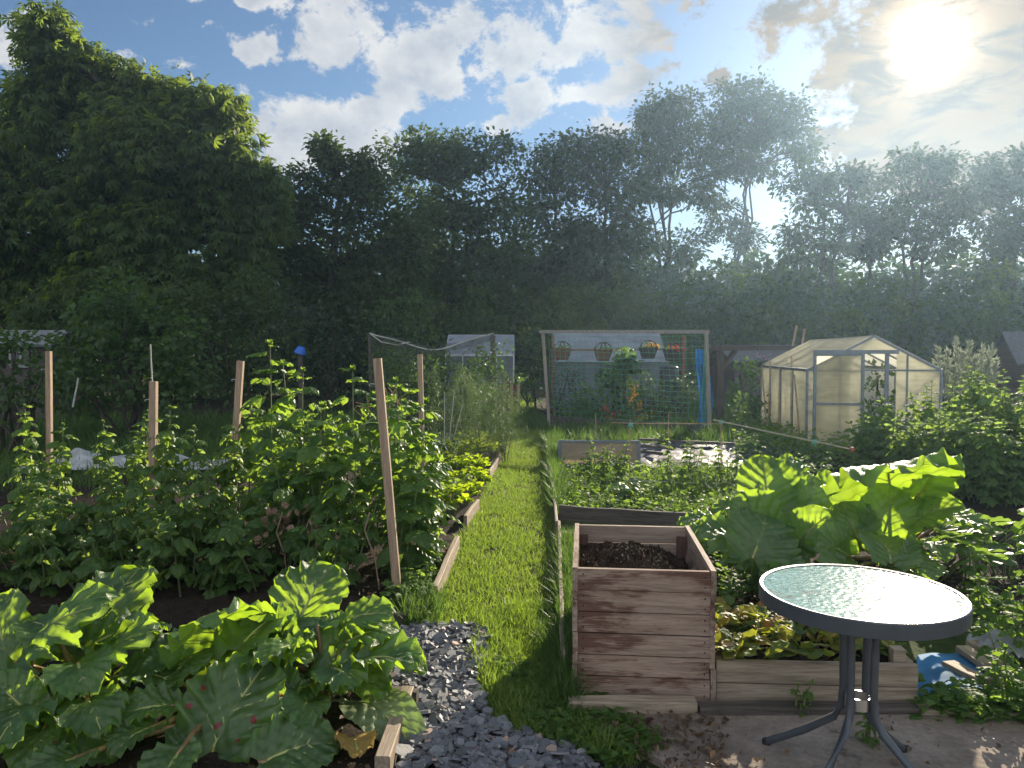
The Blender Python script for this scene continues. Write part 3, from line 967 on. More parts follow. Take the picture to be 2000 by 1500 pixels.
# ------------------------------------------------------------------ round bistro table
def glassmat():
    m, t, out = mat('hammered_glass')
    c = coords(t)
    wv = t.v('ADD', c, t.v('MULTIPLY', t.noise(c, 14, 3, col=True), (.02, .02, 0)))
    vo = t.n('ShaderNodeTexVoronoi', {'Vector': wv, 'Scale': 48}, feature='SMOOTH_F1'); vo.inputs['Smoothness'].default_value = .7
    dirt = t.m('MULTIPLY', t.ss(t.noise(t.v('ADD', c, (.13, .02, 0)), 16, 7, .7), .50, .60), 1.0)
    sp = t.n('ShaderNodeSeparateXYZ', {0: c})
    dx = t.m('ADD', sp.outputs[0], .27); dy = t.m('ADD', sp.outputs[1], .03)
    rr = t.m('SQRT', t.m('ADD', t.m('MULTIPLY', dx, dx), t.m('MULTIPLY', t.m('MULTIPLY', dy, dy), 5)))
    dm = t.m('MULTIPLY', dirt, t.ss(rr, .22, .04))
    bp = t.n('ShaderNodeBump', {'Strength': .38, 'Height': vo.outputs[0], 'Distance': .004})
    g = t.n('ShaderNodeBsdfPrincipled', {'Base Color': (.20, .37, .29, 1), 'Roughness': .09, 'IOR': 1.45, 'Transmission Weight': .35, 'Specular IOR Level': .22, 'Normal': bp.outputs[0]})
    d = t.n('ShaderNodeBsdfPrincipled', {'Base Color': (.04, .028, .02, 1), 'Roughness': .9})
    ms = t.n('ShaderNodeMixShader', {0: dm, 1: g.outputs[0], 2: d.outputs[0]})
    t.put(out.inputs[0], ms.outputs[0])
    return m


M_TMETAL = simple('grey_painted_steel', (.075, .085, .10), .42, .3, .08)
TZ = .70
tc = P3(1680, 1160, 2.53); tc.z = 0
tb = thing('bistro_table', 'round garden table with hammered glass top and grey metal rim', 'table', tc)
TR = .326
b = MB(); b.lathe([(0, TZ - .004), (TR - .014, TZ - .004), (TR - .014, TZ - .010), (0, TZ - .010)], n=72); b.build('glass_top', glassmat(), tb, world=False)
b = MB(); b.lathe([(TR - .013, TZ - .001), (TR - .004, TZ + .001), (TR, TZ - .003), (TR, TZ - .048), (TR - .003, TZ - .05), (TR - .006, TZ - .048), (TR - .006, TZ - .016), (TR - .02, TZ - .014), (TR - .02, TZ - .0115), (TR - .013, TZ - .0115), (TR - .013, TZ - .001)], n=72)
b.build('rim', M_TMETAL, tb, smooth=False, world=False)
for k in range(4):
    a = k * PI / 2 + .68
    d = Vector((math.cos(a), math.sin(a), 0))
    pts = [d * .30 + Vector((0, 0, TZ - .028)), d * .12 + Vector((0, 0, TZ - .035)), d * .062 + Vector((0, 0, TZ - .07)), d * .055 + Vector((0, 0, .50)), d * .052 + Vector((0, 0, .36)), d * .058 + Vector((0, 0, .28)), d * .085 + Vector((0, 0, .235)), d * .20 + Vector((0, 0, .14)), d * .33 + Vector((0, 0, .05)), d * .345 + Vector((0, 0, .035))]
    b = MB(); b.tube(pts, .0135, 10); lg = b.build('leg', M_TMETAL, tb, smooth=True, world=False)
    b = MB(); b.tube([pts[-1] + Vector((0, 0, .012)), pts[-1] - Vector((0, 0, .004))], .017, 10); b.build('foot', simple('black_rubber', (.02, .02, .02), .8), lg, world=False)
b = MB(); b.lathe([(.036, .34), (.043, .34), (.043, .30), (.036, .30), (.036, .34)], n=24); b.build('collar_ring', M_STEEL, tb, world=False)

# ------------------------------------------------------------------ stakes of the raspberry rows
stk = [
    ('wooden stake at the far left, thin and upright, behind the left canes', (97, 900), (95, 686), 6.6, .043),
    ('short grey stake second from the left with a thin cane rising behind it', (298, 1075), (300, 745), 5.6, .05),
    ('wooden stake leaning right at its top, between the left canes and the tallest shoot', (452, 985), (470, 705), 6.1, .05),
    ('longest wooden stake leaning left, standing in the bare soil by the path', (778, 1178), (737, 700), None, .048),
    ('wooden stake rising behind the canes beside the asparagus ferns', (826, 930), (820, 692), 8.2, .052)]
for lb, b0, t0, Y, w in stk:
    if Y is None: a = G(*b0); Y = a.y
    else: a = P3(b0[0], b0[1], Y)
    tp = P3(t0[0], t0[1], Y)
    dd = (tp - a).normalized()
    a = a - dd * (a.z + .05) / dd.z
    rz = thing('wooden_stake', lb, 'stake', (a.x, a.y, 0), 0, 'stakes holding the raspberry wires')
    mb = MB(); mb.bar(a, tp, w, w * .8); mb.build('post', W_STAKE, rz)
    mb = MB(); q = a.lerp(tp, .9); mb.tube([q + Vector((-.055, -.01, .0)), q + Vector((-.02, -.01, .0))], .004, 6); mb.tube([q + Vector((-.055, -.01, .0)), q + Vector((-.06, -.01, -.008)), q + Vector((-.052, -.01, -.014))], .003, 6)
    mb.build('screw_eye', M_STEEL, rz)


def cane(label, a, b, r=.006, m=None, name='bamboo_cane', cat='cane', group='thin canes in the plots'):
    mb = MB(); a, b = Vector(a), Vector(b)
    n = max(3, int((b - a).length / .25)); pts = []; rs = []
    for i in range(n + 1):
        p = a.lerp(b, i / n) + Vector((R.uniform(-1, 1), 0, R.uniform(-1, 1))) * .003
        pts += [p - (b - a).normalized() * .004, p, p + (b - a).normalized() * .004] if 0 < i < n else [p]
        rs += [r, r * 1.3, r] if 0 < i < n else [r]
    mb.tube(pts, rs, 6)
    return tag(mb.build(name, m or W_CANE, loc=a), label, cat, group)


M_PALECANE = simple('pale_cane', (.40, .38, .34), .6)
cane('thin pale cane rising above the short grey stake', P3(300, 800, 7.2), P3(294, 673, 7.2), .006, M_PALECANE)
cane('pale leaning rod against the foot of the large rounded bush', P3(142, 795, 10.5), P3(153, 738, 10.5), .012, M_PALECANE)
cane('upright bare cane before the asparagus ferns', P3(868, 870, 9.5), P3(868, 765, 9.5), .006, M_PALECANE)
cane('tallest pale bare cane before the asparagus ferns, leaning right', P3(878, 860, 9.5), P3(887, 763, 9.5), .006, M_PALECANE)
cane('short bare cane slanting right among the asparagus ferns', P3(888, 850, 9.6), P3(904, 790, 9.6), .005, M_PALECANE)
cane('upright cane left of the tomato plant, standing behind the cold frame', P3(1165, 880, 10.6), P3(1163, 808, 10.6))
c1 = G(1228, 985); cane('upright cane tied with green twine, in the middle of the weedy bed', c1, P3(1231, 819, c1.y))
cane('thin upright cane between the cold frame and the net', P3(1306, 880, 11), P3(1306, 805, 11))
c2 = G(1409, 965); cane('upright cane at the corner of the twine, nearest the right rhubarb', c2, P3(1408, 822, c2.y))
cane('brown cane lying level across the weedy bed between two upright canes', P3(1195, 826, c1.y), P3(1412, 828, c2.y), .005)
kn = cane('long pale cane sloping to a red-brown knob over the right rhubarb', P3(1394, 820, c2.y), P3(1664, 878, 6.2), .007, simple('pale_bamboo', (.5, .42, .30), .5))
mb = MB(); k0 = P3(1664, 878, 6.2)
mb.lathe([(0, .022), (.014, .019), (.021, .008), (.023, -.006), (.016, -.02), (0, -.024)], k0, 12); mb.build('end_knob', simple('terracotta_knob', (.30, .10, .06), .7), kn, world=False).location = -Vector(kn.location)
M_TWINE = simple('green_twine', (.10, .45, .38), .7); M_STRING = simple('pale_string', (.42, .42, .36), .8)
for lb, a, b, mm in [('low pale string stretched across the weedy bed', P3(1225, 938, c1.y), P3(1448, 944, c2.y), M_STRING),
                     ('pale string from the corner cane towards the right rhubarb', P3(1408, 936, c2.y), P3(1500, 975, 7.2), M_STRING)]:
    mb = MB(); mb.tube([Vector(a), (Vector(a) + Vector(b)) / 2 - Vector((0, 0, .01)), Vector(b)], .0035, 5); tag(mb.build('string_line', mm, loc=a), lb, 'string', 'strings in the weedy bed')
for lb, c in [('green twine knot where the level cane meets the middle cane', P3(1231, 830, c1.y)), ('green twine knot on the corner cane', P3(1408, 824, c2.y)), ('green twine knot half way along the sloping cane', P3(1590, 862, 6.85))]:
    mb = MB(); c = Vector(c)
    for i in range(5):
        mb.tube([c + Vector((-.022, -.008, R.uniform(-.02, .02))), c + Vector((0, -.014, R.uniform(-.02, .02))), c + Vector((.022, -.008, R.uniform(-.02, .02)))], .004, 5)
    mb.tube([c, c + Vector((.01, -.012, -.05))], .003, 5)
    tag(mb.build('twine_knot', M_TWINE, loc=c), lb, 'twine', 'green twine knots')
# wire of the raspberry rows
for lb, a, b in [('taut wire between the short grey stake and the leaning stake', P3(298, 905, 5.6), P3(456, 905, 6.1)), ('taut wire from the longest stake into the canes', P3(752, 905, 4.6), P3(640, 898, 6))]:
    mb = MB(); mb.tube([a, b], .003, 5); tag(mb.build('wire', M_STEEL, loc=a), lb, 'wire', 'raspberry wires')

# ------------------------------------------------------------------ greenhouses
def translucent(name, col, tr=.55, clear=.2, rough=.3):
    m, t, out = mat(name)
    c = coords(t)
    f = t.noise(c, 1.6, 6, .6); rib = t.noise(t.n('ShaderNodeMapping', {'Vector': c, 'Scale': (1, 1, 9)}).outputs[0], 2.2, 3)
    cc = t.mix(t.ss(t.m('ADD', t.m('MULTIPLY', f, .7), t.m('MULTIPLY', rib, .3)), .35, .65), tuple(x * .72 for x in col), col)
    d = t.n('ShaderNodeBsdfPrincipled', {'Base Color': cc, 'Roughness': rough})
    l = t.n('ShaderNodeBsdfTranslucent', {'Color': cc})
    tp = t.n('ShaderNodeBsdfTransparent', {'Color': tuple(min(1, x * 1.15) for x in col) + (1,)})
    a = t.n('ShaderNodeMixShader', {0: tr, 1: d.outputs[0], 2: l.outputs[0]})
    b = t.n('ShaderNodeMixShader', {0: clear, 1: a.outputs[0], 2: tp.outputs[0]})
    t.put(out.inputs[0], b.outputs[0])
    return m


M_POLY = translucent('cream_polycarbonate', (.92, .90, .80), .8, .32)
M_GLASS = translucent('dusty_glass', (.55, .60, .64), .45, .62, .12)
M_ROOFG = translucent('dusty_roof_glass', (.60, .64, .70), .5, .30, .12)
M_ALU = simple('grey_aluminium', (.20, .23, .26), .45, .6, .1)


def greenhouse(label, loc, rz, W, L, eave, ridge, mp, mr, bays_w=4, bays_l=4, door=True, mf=None, fw=.035):
    mf = mf or M_ALU
    g = thing('greenhouse', label, 'greenhouse', loc, rz, 'greenhouses on the plots')
    f = MB()
    w, l = W / 2, L / 2
    for y in (-l, l):
        for x in (-w, w): f.bar((x, y, 0), (x, y, eave), fw)
        f.bar((-w, y, eave), (0, y, ridge), fw); f.bar((w, y, eave), (0, y, ridge), fw)
        f.bar((-w, y, .04), (w, y, .04), fw * 1.4)
        f.bar((-w, y, eave), (w, y, eave), fw * .7)
        for i in range(1, bays_w):
            x = -w + W * i / bays_w
            if y < 0 and door and abs(x) < W * .18: continue
            f.bar((x, y, 0), (x, y, eave + (ridge - eave) * (1 - abs(x) / w)), fw * .7)
    for x in (-w, w):
        f.bar((x, -l, eave), (x, l, eave), fw * 1.3); f.bar((x, -l, .04), (x, l, .04), fw * 1.4)
        for i in range(1, bays_l):
            y = -l + L * i / bays_l
            f.bar((x, y, 0), (x, y, eave), fw * .8); f.bar((x, y, eave), (0, y, ridge), fw * .8)
    f.bar((0, -l, ridge), (0, l, ridge), fw * 1.2)
    f.build('frame', mf, g, world=False)
    e = .012
    for s in (-1, 1):
        p = MB(); p.panel([(s * (w + .02), -l, eave + e), (s * .02, -l, ridge + e), (s * .02, l, ridge + e), (s * (w + .02), l, eave + e)], .006); p.build('roof_panel', mr, g, world=False)
        p = MB(); p.panel([(s * (w - .005), -l + .02, .05), (s * (w - .005), l - .02, .05), (s * (w - .005), l - .02, eave - .02), (s * (w - .005), -l + .02, eave - .02)], .006); p.build('side_panel', mp, g, world=False)
    p = MB(); p.panel([(-w + .02, l, .05), (w - .02, l, .05), (w - .02, l, eave), (0, l, ridge - .03), (-w + .02, l, eave)], .006); p.build('back_panel', mp, g, world=False)
    dw = W * .17
    if door:
        for s in (-1, 1):
            zt = eave + (ridge - eave) * (1 - dw / w)
            p = MB(); p.panel([(s * dw, -l, .05), (s * (w - .02), -l, .05), (s * (w - .02), -l, eave), (s * dw, -l, zt)], .006); p.build('gable_panel', mp, g, world=False)
        p = MB(); zt = eave + (ridge - eave) * (1 - dw / w)
        p.panel([(-dw, -l, zt - .06), (dw, -l, zt - .06), (dw, -l, zt), (0, -l, ridge - .03), (-dw, -l, zt)], .006); p.build('gable_panel', mp, g, world=False)
    else:
        p = MB(); p.panel([(-w + .02, -l, .05), (w - .02, -l, .05), (w - .02, -l, eave), (0, -l, ridge - .03), (-w + .02, -l, eave)], .006); p.build('gable_panel', mp, g, world=False)
    return g


# right: cream polycarbonate greenhouse with its sliding door pushed left
A, B2 = Vector((4.58, 11.75, 0)), Vector((6.50, 11.47, 0))
gv = (B2 - A).normalized(); gn = Vector((-gv.y, gv.x, 0)); GL = 3.9
GW = (B2 - A).length
gh = greenhouse('cream polycarbonate greenhouse with a grey frame and its sliding door open, on the right', (A + B2) / 2 + gn * GL / 2, math.atan2(gv.y, gv.x), GW, GL, 1.24, 1.76, M_POLY, M_POLY, 4, 4, True)
l = GL / 2; w = GW / 2
# door, slid to the left in front of the gable, and its rail
dr = MB(); x0, x1, zt = -w + .10, -w + .80, 1.50
dy = -l - .05
dr.bar((x0, dy, .03), (x0, dy, zt), .04); dr.bar((x1, dy, .03), (x1, dy, zt), .04)
for z in (.06, .72, zt - .02): dr.bar((x0, dy, z), (x1, dy, z), .036)
d_ = dr.build('door', M_ALU, gh, world=False)
p = MB(); p.panel([(x0 + .02, dy, .06), (x1 - .02, dy, .06), (x1 - .02, dy, zt - .03), (x0 + .02, dy, zt - .03)], .005); p.build('door_panel', M_POLY, d_, world=False)
f = MB(); f.bar((x0 - .02, dy, zt + .02), (w * .35, dy, zt + .02), .05, .06); f.bar((w * .19, -l - .02, 0), (w * .19, -l - .02, zt + .02), .05); f.build('door_rail', M_ALU, gh, world=False)
for lb, u0, u1, dz in [('cane leaning on the left wall of the cream greenhouse, nearest its back', 1500, 1488, 0), ('upright wooden cane against the left wall of the cream greenhouse', 1502, 1504, .1), ('dark upright pole against the middle of the greenhouse wall', 1522, 1523, 0), ('tall wooden cane rising above the greenhouse eave', 1547, 1546, .2), ('pale cane leaning beside the tall one on the greenhouse wall', 1566, 1552, -.1)]:
    Y = 11.9 + (1583 - u0) / 100 * 3.2
    a = P3(u0, 700, Y - .3); a.z = 0; tt = P3(u1, 720, Y - .15); tt.z = 1.25 + dz
    cane(lb, a, tt, .013, group='canes on the greenhouse wall')

# middle: greenhouse behind the net, glass roof towards the viewer
g2 = greenhouse('greenhouse with a dusty glass roof, behind the hanging baskets', P3(1183, 700, 19.3).xy.to_3d(), PI / 2, 2.5, 2.7, 1.27, 2.02, M_GLASS, M_ROOFG, 4, 4, False, simple('green_grey_aluminium', (.10, .13, .13), .5, .5))
# left: greenhouse seen through the sagging net
g3 = greenhouse('pale greenhouse at the left of the path, seen through the dark net', P3(940, 700, 20.5).xy.to_3d(), PI / 2, 2.0, 1.75, 1.45, 1.98, M_GLASS, M_ROOFG, 4, 4, False, simple('pale_aluminium', (.5, .52, .55), .4, .5))

# ------------------------------------------------------------------ net frame with baskets
W_FRAME = woodmat('grey_rail', (.20, .18, .16), (.36, .33, .29), axis=0, knots=False)
W_FRAMEV = woodmat('grey_upright', (.22, .18, .15), (.38, .33, .27), axis=2, knots=False)
a0 = G(1073, 832); a1 = P3(1060, 648, a0.y); b0 = G(1386, 852); b1 = P3(1379, 648, b0.y)
nf = thing('net_frame', 'timber frame hung with green garden netting, beside the end of the path', 'net frame', ((a0.x + b0.x) / 2, (a0.y + b0.y) / 2, 0))
for p, q in ((a0, a1), (b0, b1)):
    mb = MB(); mb.bar(p, q, .065, .06); mb.build('post', W_FRAMEV, nf)
mb = MB(); mb.bar(a1 + Vector((-.06, 0, .0)), b1 + Vector((.06, 0, .0)), .05, .065); mb.build('top_rail', W_FRAME, nf)
mb = MB(); mb.bar(a0 + Vector((.05, -.03, .10)), b0 + Vector((0, -.03, .10)), .2, .05, up=(0, 1, 0)); mb.build('bottom_board', W_DARK, nf)
M_NET = simple('green_netting', (.06, .30, .18), .6, var=.2)
mb = MB(); n0, n1, t0_, t1_ = a0 + Vector((.1, -.07, .12)), b0 + Vector((-.02, -.07, .12)), a1 + Vector((.1, -.07, -.06)), b1 + Vector((-.02, -.07, -.06))
nx, nz = 27, 17


def netp(u, v):
    p = n0.lerp(n1, u).lerp(t0_.lerp(t1_, u), v)
    return p + Vector((.02 * math.sin(v * 9 + u * 4), -.03 * math.sin(PI * u) * math.sin(PI * v), -.03 * math.sin(PI * v) * (1 + math.sin(u * 17)) * .5 - .04 * math.sin(PI * u) * v))


for i in range(nx + 1): mb.tube([netp(i / nx, j / 10) for j in range(11)], .0032, 3, False)
for j in range(nz + 1): mb.tube([netp(i / 20, j / nz) for i in range(21)], .0037, 3, False)
# gathered net hanging down the right post
for i in range(14):
    x = b0.x + .03 + .03 * i
    pts = []
    for j in range(13):
        t = j / 12
        pts.append(Vector((b1.x + .03 + i * .016 + .05 * math.sin(t * 7 + i) * t, b0.y + .25 + i * .05, .1 + (b1.z - .2) * (1 - t))))
    mb.tube(pts, .004, 3, False)
for j in range(22):
    t = j / 22; mb.tube([Vector((b1.x + .03 + i * .018 + .03 * math.sin(t * 9 + i), b0.y + .25 + i * .05, .15 + (b1.z - .25) * (1 - t) + .02 * math.sin(i * 2 + j))) for i in range(14)], .004, 3, False)
mb.build('netting', M_NET, nf)

# blue netting rolled behind the right post
def clothmat(name, col, tr=.25, rough=.6):
    m, t, out = mat(name); c = coords(t)
    cc = t.mix(t.ss(t.noise(c, 7, 5), .35, .65), tuple(x * .7 for x in col), col)
    d = t.n('ShaderNodeBsdfPrincipled', {'Base Color': cc, 'Roughness': rough}); l = t.n('ShaderNodeBsdfTranslucent', {'Color': cc})
    t.put(out.inputs[0], t.n('ShaderNodeMixShader', {0: tr, 1: d.outputs[0], 2: l.outputs[0]}).outputs[0])
    return m


M_BLUE = clothmat('blue_sheet', (.02, .20, .55))
mb = MB(); nu, nv = 15, 30; Vv = []
for i in range(nu):
    for j in range(nv):
        u = i / (nu - 1); v = j / (nv - 1)
        p = P3(1362 + 26 * u, 832 - 150 * v, b0.y + .55 + .12 * math.sin(u * 14 + v * 2))
        Vv.append(p + Vector((.04 * math.sin(v * 5), 0, 0)))
mb.grid(np.array(Vv), nu, nv)
tag(mb.build('blue_netting', M_BLUE, smooth=True, loc=P3(1375, 760, b0.y + .5)), 'bright blue netting hanging in folds behind the right post of the net frame', 'netting')

# rail with baskets behind the net
RY = 16.9
bas_rail = MB(); bas_rail.bar(P3(1075, 684, RY), P3(1345, 682, RY), .05, .04)
for px in (1080, 1336): bas_rail.bar(P3(px, 684, RY) * Vector((1, 1, 0)) if False else Vector((P3(px, 684, RY).x, RY, 0)), P3(px, 655, RY), .06, .06)
tag(bas_rail.build('basket_rail', woodmat('brown_rail', (.16, .09, .05), (.28, .17, .10), axis=0), loc=(P3(1210, 684, RY).x, RY, 0)), 'brown timber rail on two posts, carrying the hanging baskets', 'rail')
M_BASK = simple('brown_wicker', (.17, .085, .055), .85, var=.4, scale=40, bump=.8)
M_BASKD = simple('dark_wicker', (.05, .04, .035), .85, var=.4, scale=40, bump=.8)
M_FLOW_R = leafmat('red_petal', [(.45, .03, .02), (.65, .08, .03)], (.6, .1, .03), .4)
M_FLOW_O = leafmat('orange_petal', [(.6, .22, .02), (.75, .40, .03)], (.7, .35, .03), .45)


def basket(label, px, py, mm, fl=None):
    c = P3(px, py, RY - .12); w = .21
    o = thing('hanging_basket', label, 'basket', c, 0, 'baskets hanging on the rail')
    mb = MB(); mb.lathe([(0, -.17), (w * .62, -.17), (w * .68, -.15), (w, .06), (w * 1.06, .075), (w * 1.02, .09), (w * .93, .08), (w * .6, -.13), (0, -.13)], n=20)
    mb.build('bowl', mm, o, world=False)
    mb = MB()
    for a in (.3, 1.25, 1.9, 2.85):
        d = Vector((math.cos(a), -.25 - .2 * math.sin(a), 0))
        mb.tube([d * w * .98 + Vector((0, 0, .07)), d * w * .75 + Vector((0, 0, .17)), d * w * .35 + Vector((0, 0, .225)), Vector((0, .05, .24))], .014, 6)
    mb.build('straps', M_BASKD, o, world=False)
    mb = MB(); n = 90; p = RN.normal(size=(n, 3)) * np.array([.10, .07, .03]) + np.array([0, 0, .09])
    mb.leaves(T_DIAW, p, rdir(n, .4), rdir(n, .8), .05); mb.build('plants', M_BUSH, o, world=False)
    if fl:
        mb = MB(); n = 60; p = RN.normal(size=(n, 3)) * np.array([.09, .06, .025]) + np.array([.07, -.05, .11])
        mb.leaves(T_DIAW, p, rdir(n, .4), rdir(n, .8), .05); mb.build('flowers', fl, o, world=False)


basket('brown wicker hanging basket nearest the left post of the net frame', 1098, 688, M_BASK)
basket('pale brown hanging basket, second from the left', 1178, 690, M_BASK)
basket('dark hanging basket with orange flowers against the glass roof', 1266, 686, M_BASKD, M_FLOW_O)
basket('dark hanging basket with red flowers right of the glass roof', 1313, 690, M_BASKD, M_FLOW_R)

# water butt
wb = P3(1307, 700, 17.4); wb.z = 0
o = thing('water_butt', 'black plastic water butt with a domed lid behind the netting', 'water butt', wb)
M_BLACKP = simple('black_plastic', (.022, .026, .032), .35)
mb = MB(); mb.lathe([(0, 0), (.19, 0), (.215, .1), (.235, .5), (.235, .6), (.225, .65), (.235, .7), (.225, 1.0), (.205, 1.15), (0, 1.15)], n=28); mb.build('barrel', M_BLACKP, o, smooth=True, world=False)
mb = MB(); mb.lathe([(.218, 1.13), (.218, 1.17), (.19, 1.2), (.1, 1.215), (0, 1.22)], n=28); mb.build('lid', M_BLACKP, o, smooth=True, world=False)

# cold frame
cf = G(1170, 912); 
o = thing('cold_frame', 'small cold frame with a cream panel and grey metal edges on the plastic sheet', 'cold frame', cf)
cw, cd, ch = .52, .40, .34
f = MB()
for x in (-cw, cw):
    f.bar((x, 0, 0), (x, 0, ch), .045, .03); f.bar((x, cd, 0), (x, cd, ch * .8), .03)
    f.bar((x, 0, ch), (x, cd, ch * .8), .03); f.bar((x, 0, .015), (x, cd, .015), .03)
f.bar((-cw, 0, ch), (cw, 0, ch), .04, .03); f.bar((-cw, 0, .02), (cw, 0, .02), .03); f.bar((-cw, cd, ch * .8), (cw, cd, ch * .8), .03)
f.build('frame', M_ALU, o, world=False)
M_CREAM = translucent('cream_panel', (.62, .52, .40), .5, .12)
p = MB(); p.panel([(-cw + .02, -.005, .03), (cw - .02, -.005, .03), (cw - .02, -.005, ch - .02), (-cw + .02, -.005, ch - .02)], .005); p.build('front_panel', M_CREAM, o, world=False)
for s in (-1, 1):
    p = MB(); p.panel([(s * cw, .02, .03), (s * cw, cd - .02, .03), (s * cw, cd - .02, ch * .8 - .02), (s * cw, .02, ch - .03)], .005); p.build('end_panel', M_CREAM, o, world=False)
p = MB(); p.panel([(-cw, .02, ch + .012), (cw, .02, ch + .012), (cw, cd, ch * .8 + .012), (-cw, cd, ch * .8 + .012)], .004); p.build('lid_panel', M_GLASS, o, world=False)
o.rotation_euler = (0, 0, -.04)

# black plastic mulch sheet with battens
def plasticmat():
    m, t, out = mat('black_and_silver_plastic'); c = coords(t)
    st = t.noise(t.n('ShaderNodeMapping', {'Vector': c, 'Scale': (.6, 3.2, 1), 'Rotation': (0, 0, -.15)}).outputs[0], 2.2, 5)
    cc = t.mix(t.ss(st, .46, .54), (.02, .02, .024), (.10, .10, .12))
    bp = t.n('ShaderNodeBump', {'Strength': .6, 'Height': t.noise(c, 7, 5), 'Distance': .05})
    t.put(out.inputs[0], t.n('ShaderNodeBsdfPrincipled', {'Base Color': cc, 'Roughness': .55, 'Normal': bp.outputs[0]}).outputs[0])
    return m


sheet('plastic_sheet', [G(1070, 875), G(1075, 905), G(1120, 920), G(1500, 922), G(1520, 890), G(1440, 868)], .05, plasticmat(), .12, .05, 'thing', 'black plastic mulch sheet with pale glare spread behind the cold frame', 'plastic sheet')
for i, (p, q) in enumerate([((1248, 872), (1320, 876)), ((1246, 886), (1310, 890)), ((1246, 897), (1300, 904)), ((1320, 878), (1440, 882))]):
    board(['dark batten holding the plastic sheet, farthest of the left three', 'dark batten holding the plastic sheet, middle of the left three', 'dark batten holding the plastic sheet, nearest the cold frame base', 'dark batten on the plastic sheet behind the weedy plant'][i], G(*p), G(*q), .07, .04, .1, W_DARK, 'batten', 'batten', 'battens on the plastic sheet')

# pergola right of the net frame
pg = P3(1408, 700, 15.2); pg.z = 0
o = thing('pergola', 'dark timber post and beam behind the cream greenhouse', 'pergola', pg)
W_PERG = woodmat('dark_pergola', (.05, .036, .028), (.10, .075, .06), axis=2)
mb = MB(); mb.bar(pg, P3(1405, 676, 15.2), .13, .12); mb.build('post', W_PERG, o)
e = P3(1590, 680, 17.5); ez = e.copy(); ez.z = 0
mb = MB(); mb.bar(ez, e, .13, .12); mb.build('post', W_PERG, o)
mb = MB(); mb.bar(P3(1398, 680, 15.15), P3(1600, 680, 17.6), .10, .24, up=(0, 1, 0)); mb.build('beam', W_PERG, o)
mb = MB(); mb.bar(P3(1409, 722, 15.2), P3(1436, 684, 15.5), .08, .08); mb.build('brace', W_PERG, o)
tag(MB().bar(P3(1548, 676, 18.5), P3(1556, 636, 18.5), .04).build('bean_pole', W_CANE, loc=P3(1550, 660, 18.5)), 'thin pole standing up behind the pergola beam, left of its neighbour', 'pole', 'poles behind the pergola')
tag(MB().bar(P3(1566, 676, 18.5), P3(1572, 642, 18.5), .04).build('bean_pole', W_CANE, loc=P3(1570, 660, 18.5)), 'shorter thin pole standing up behind the pergola beam', 'pole', 'poles behind the pergola')


# brick-walled sheds
def brickmat(name, c0, c1):
    m, t, out = mat(name)
    br = t.n('ShaderNodeTexBrick', {'Vector': t.n('ShaderNodeMapping', {'Vector': coords(t), 'Rotation': (PI / 2, 0, 0)}).outputs[0], 'Color1': (*c0, 1), 'Color2': (*c1, 1), 'Mortar': (.12, .11, .10, 1), 'Scale': 4.4, 'Mortar Size': .015})
    t.put(out.inputs[0], t.n('ShaderNodeBsdfPrincipled', {'Base Color': br.outputs[0], 'Roughness': .9}).outputs[0])
    return m


def shed(name, label, cat, c, rz, W, D, H, rise, mw, mr, win=None):
    o = thing(name, label, cat, c, rz)
    mb = MB(); w, d = W / 2, D / 2
    mb.add([(-w, -d, 0), (w, -d, 0), (w, d, 0), (-w, d, 0), (-w, -d, H), (w, -d, H), (w, d, H), (-w, d, H), (-w, 0, H + rise), (w, 0, H + rise)],
           [(0, 1, 5, 4), (2, 3, 7, 6), (1, 2, 6, 9, 5), (3, 0, 4, 8, 7), (0, 3, 2, 1)])
    mb.build('wall', mw, o, world=False)
    for s in (-1, 1):
        mb = MB(); mb.panel([(-w - .15, s * (d + .15), H - .15 * rise / d + .03), (w + .15, s * (d + .15), H - .15 * rise / d + .03), (w + .15, 0, H + rise + .03), (-w - .15, 0, H + rise + .03)], .05); mb.build('roof', mr, o, world=False)
    for x in (win or []):
        mb = MB(); mb.bar((x - .22, -d - .02, H - .5), (x + .22, -d - .02, H - .5), .05)
        mb.bar((x - .22, -d - .02, H - .12), (x + .22, -d - .02, H - .12), .05)
        for k in (-.22, 0, .22): mb.bar((x + k, -d - .02, H - .5), (x + k, -d - .02, H - .12), .05)
        wn = mb.build('window', simple('grey_white_paint', (.25, .26, .26), .5), o, world=False)
        mb = MB(); mb.panel([(x - .2, -d - .006, H - .48), (x + .2, -d - .006, H - .48), (x + .2, -d - .006, H - .14), (x - .2, -d - .006, H - .14)], .006)
        mb.build('pane', simple('dark_pane', (.03, .035, .04), .1), wn, world=False)
    return o


M_FELT = simple('grey_felt', (.10, .10, .11), .9, bump=.3); M_WROOF = simple('pale_roof', (.20, .21, .22), .7, bump=.2)
shed('garden_shed', 'low shed with a pale grey roof and white windows at the left border', 'shed', P3(10, 700, 18).xy.to_3d(), .12, 2.6, 1.6, 1.7, .3, W_DARK, M_WROOF, [-.1, .75])
hs = shed('brick_house', 'red brick house glimpsed under the chestnut at the left', 'house', P3(40, 700, 48).xy.to_3d(), .05, 9, 6, 3.4, 2.0, brickmat('red_brick', (.22, .07, .05), (.16, .05, .04)), simple('red_tiles', (.16, .07, .05), .9), [2.6])
shed('brick_shed', 'dark brick shed with a pitched roof at the right border', 'shed', P3(2075, 700, 19).xy.to_3d(), -.3, 2.4, 2.2, 1.3, .7, brickmat('dark_brick', (.12, .06, .045), (.09, .045, .04)), M_FELT)
shed('summer_shed', 'dark shed half hidden behind the pergola', 'shed', P3(1490, 700, 23).xy.to_3d(), .1, 2.6, 2, 1.3, .4, W_DARK, M_FELT)
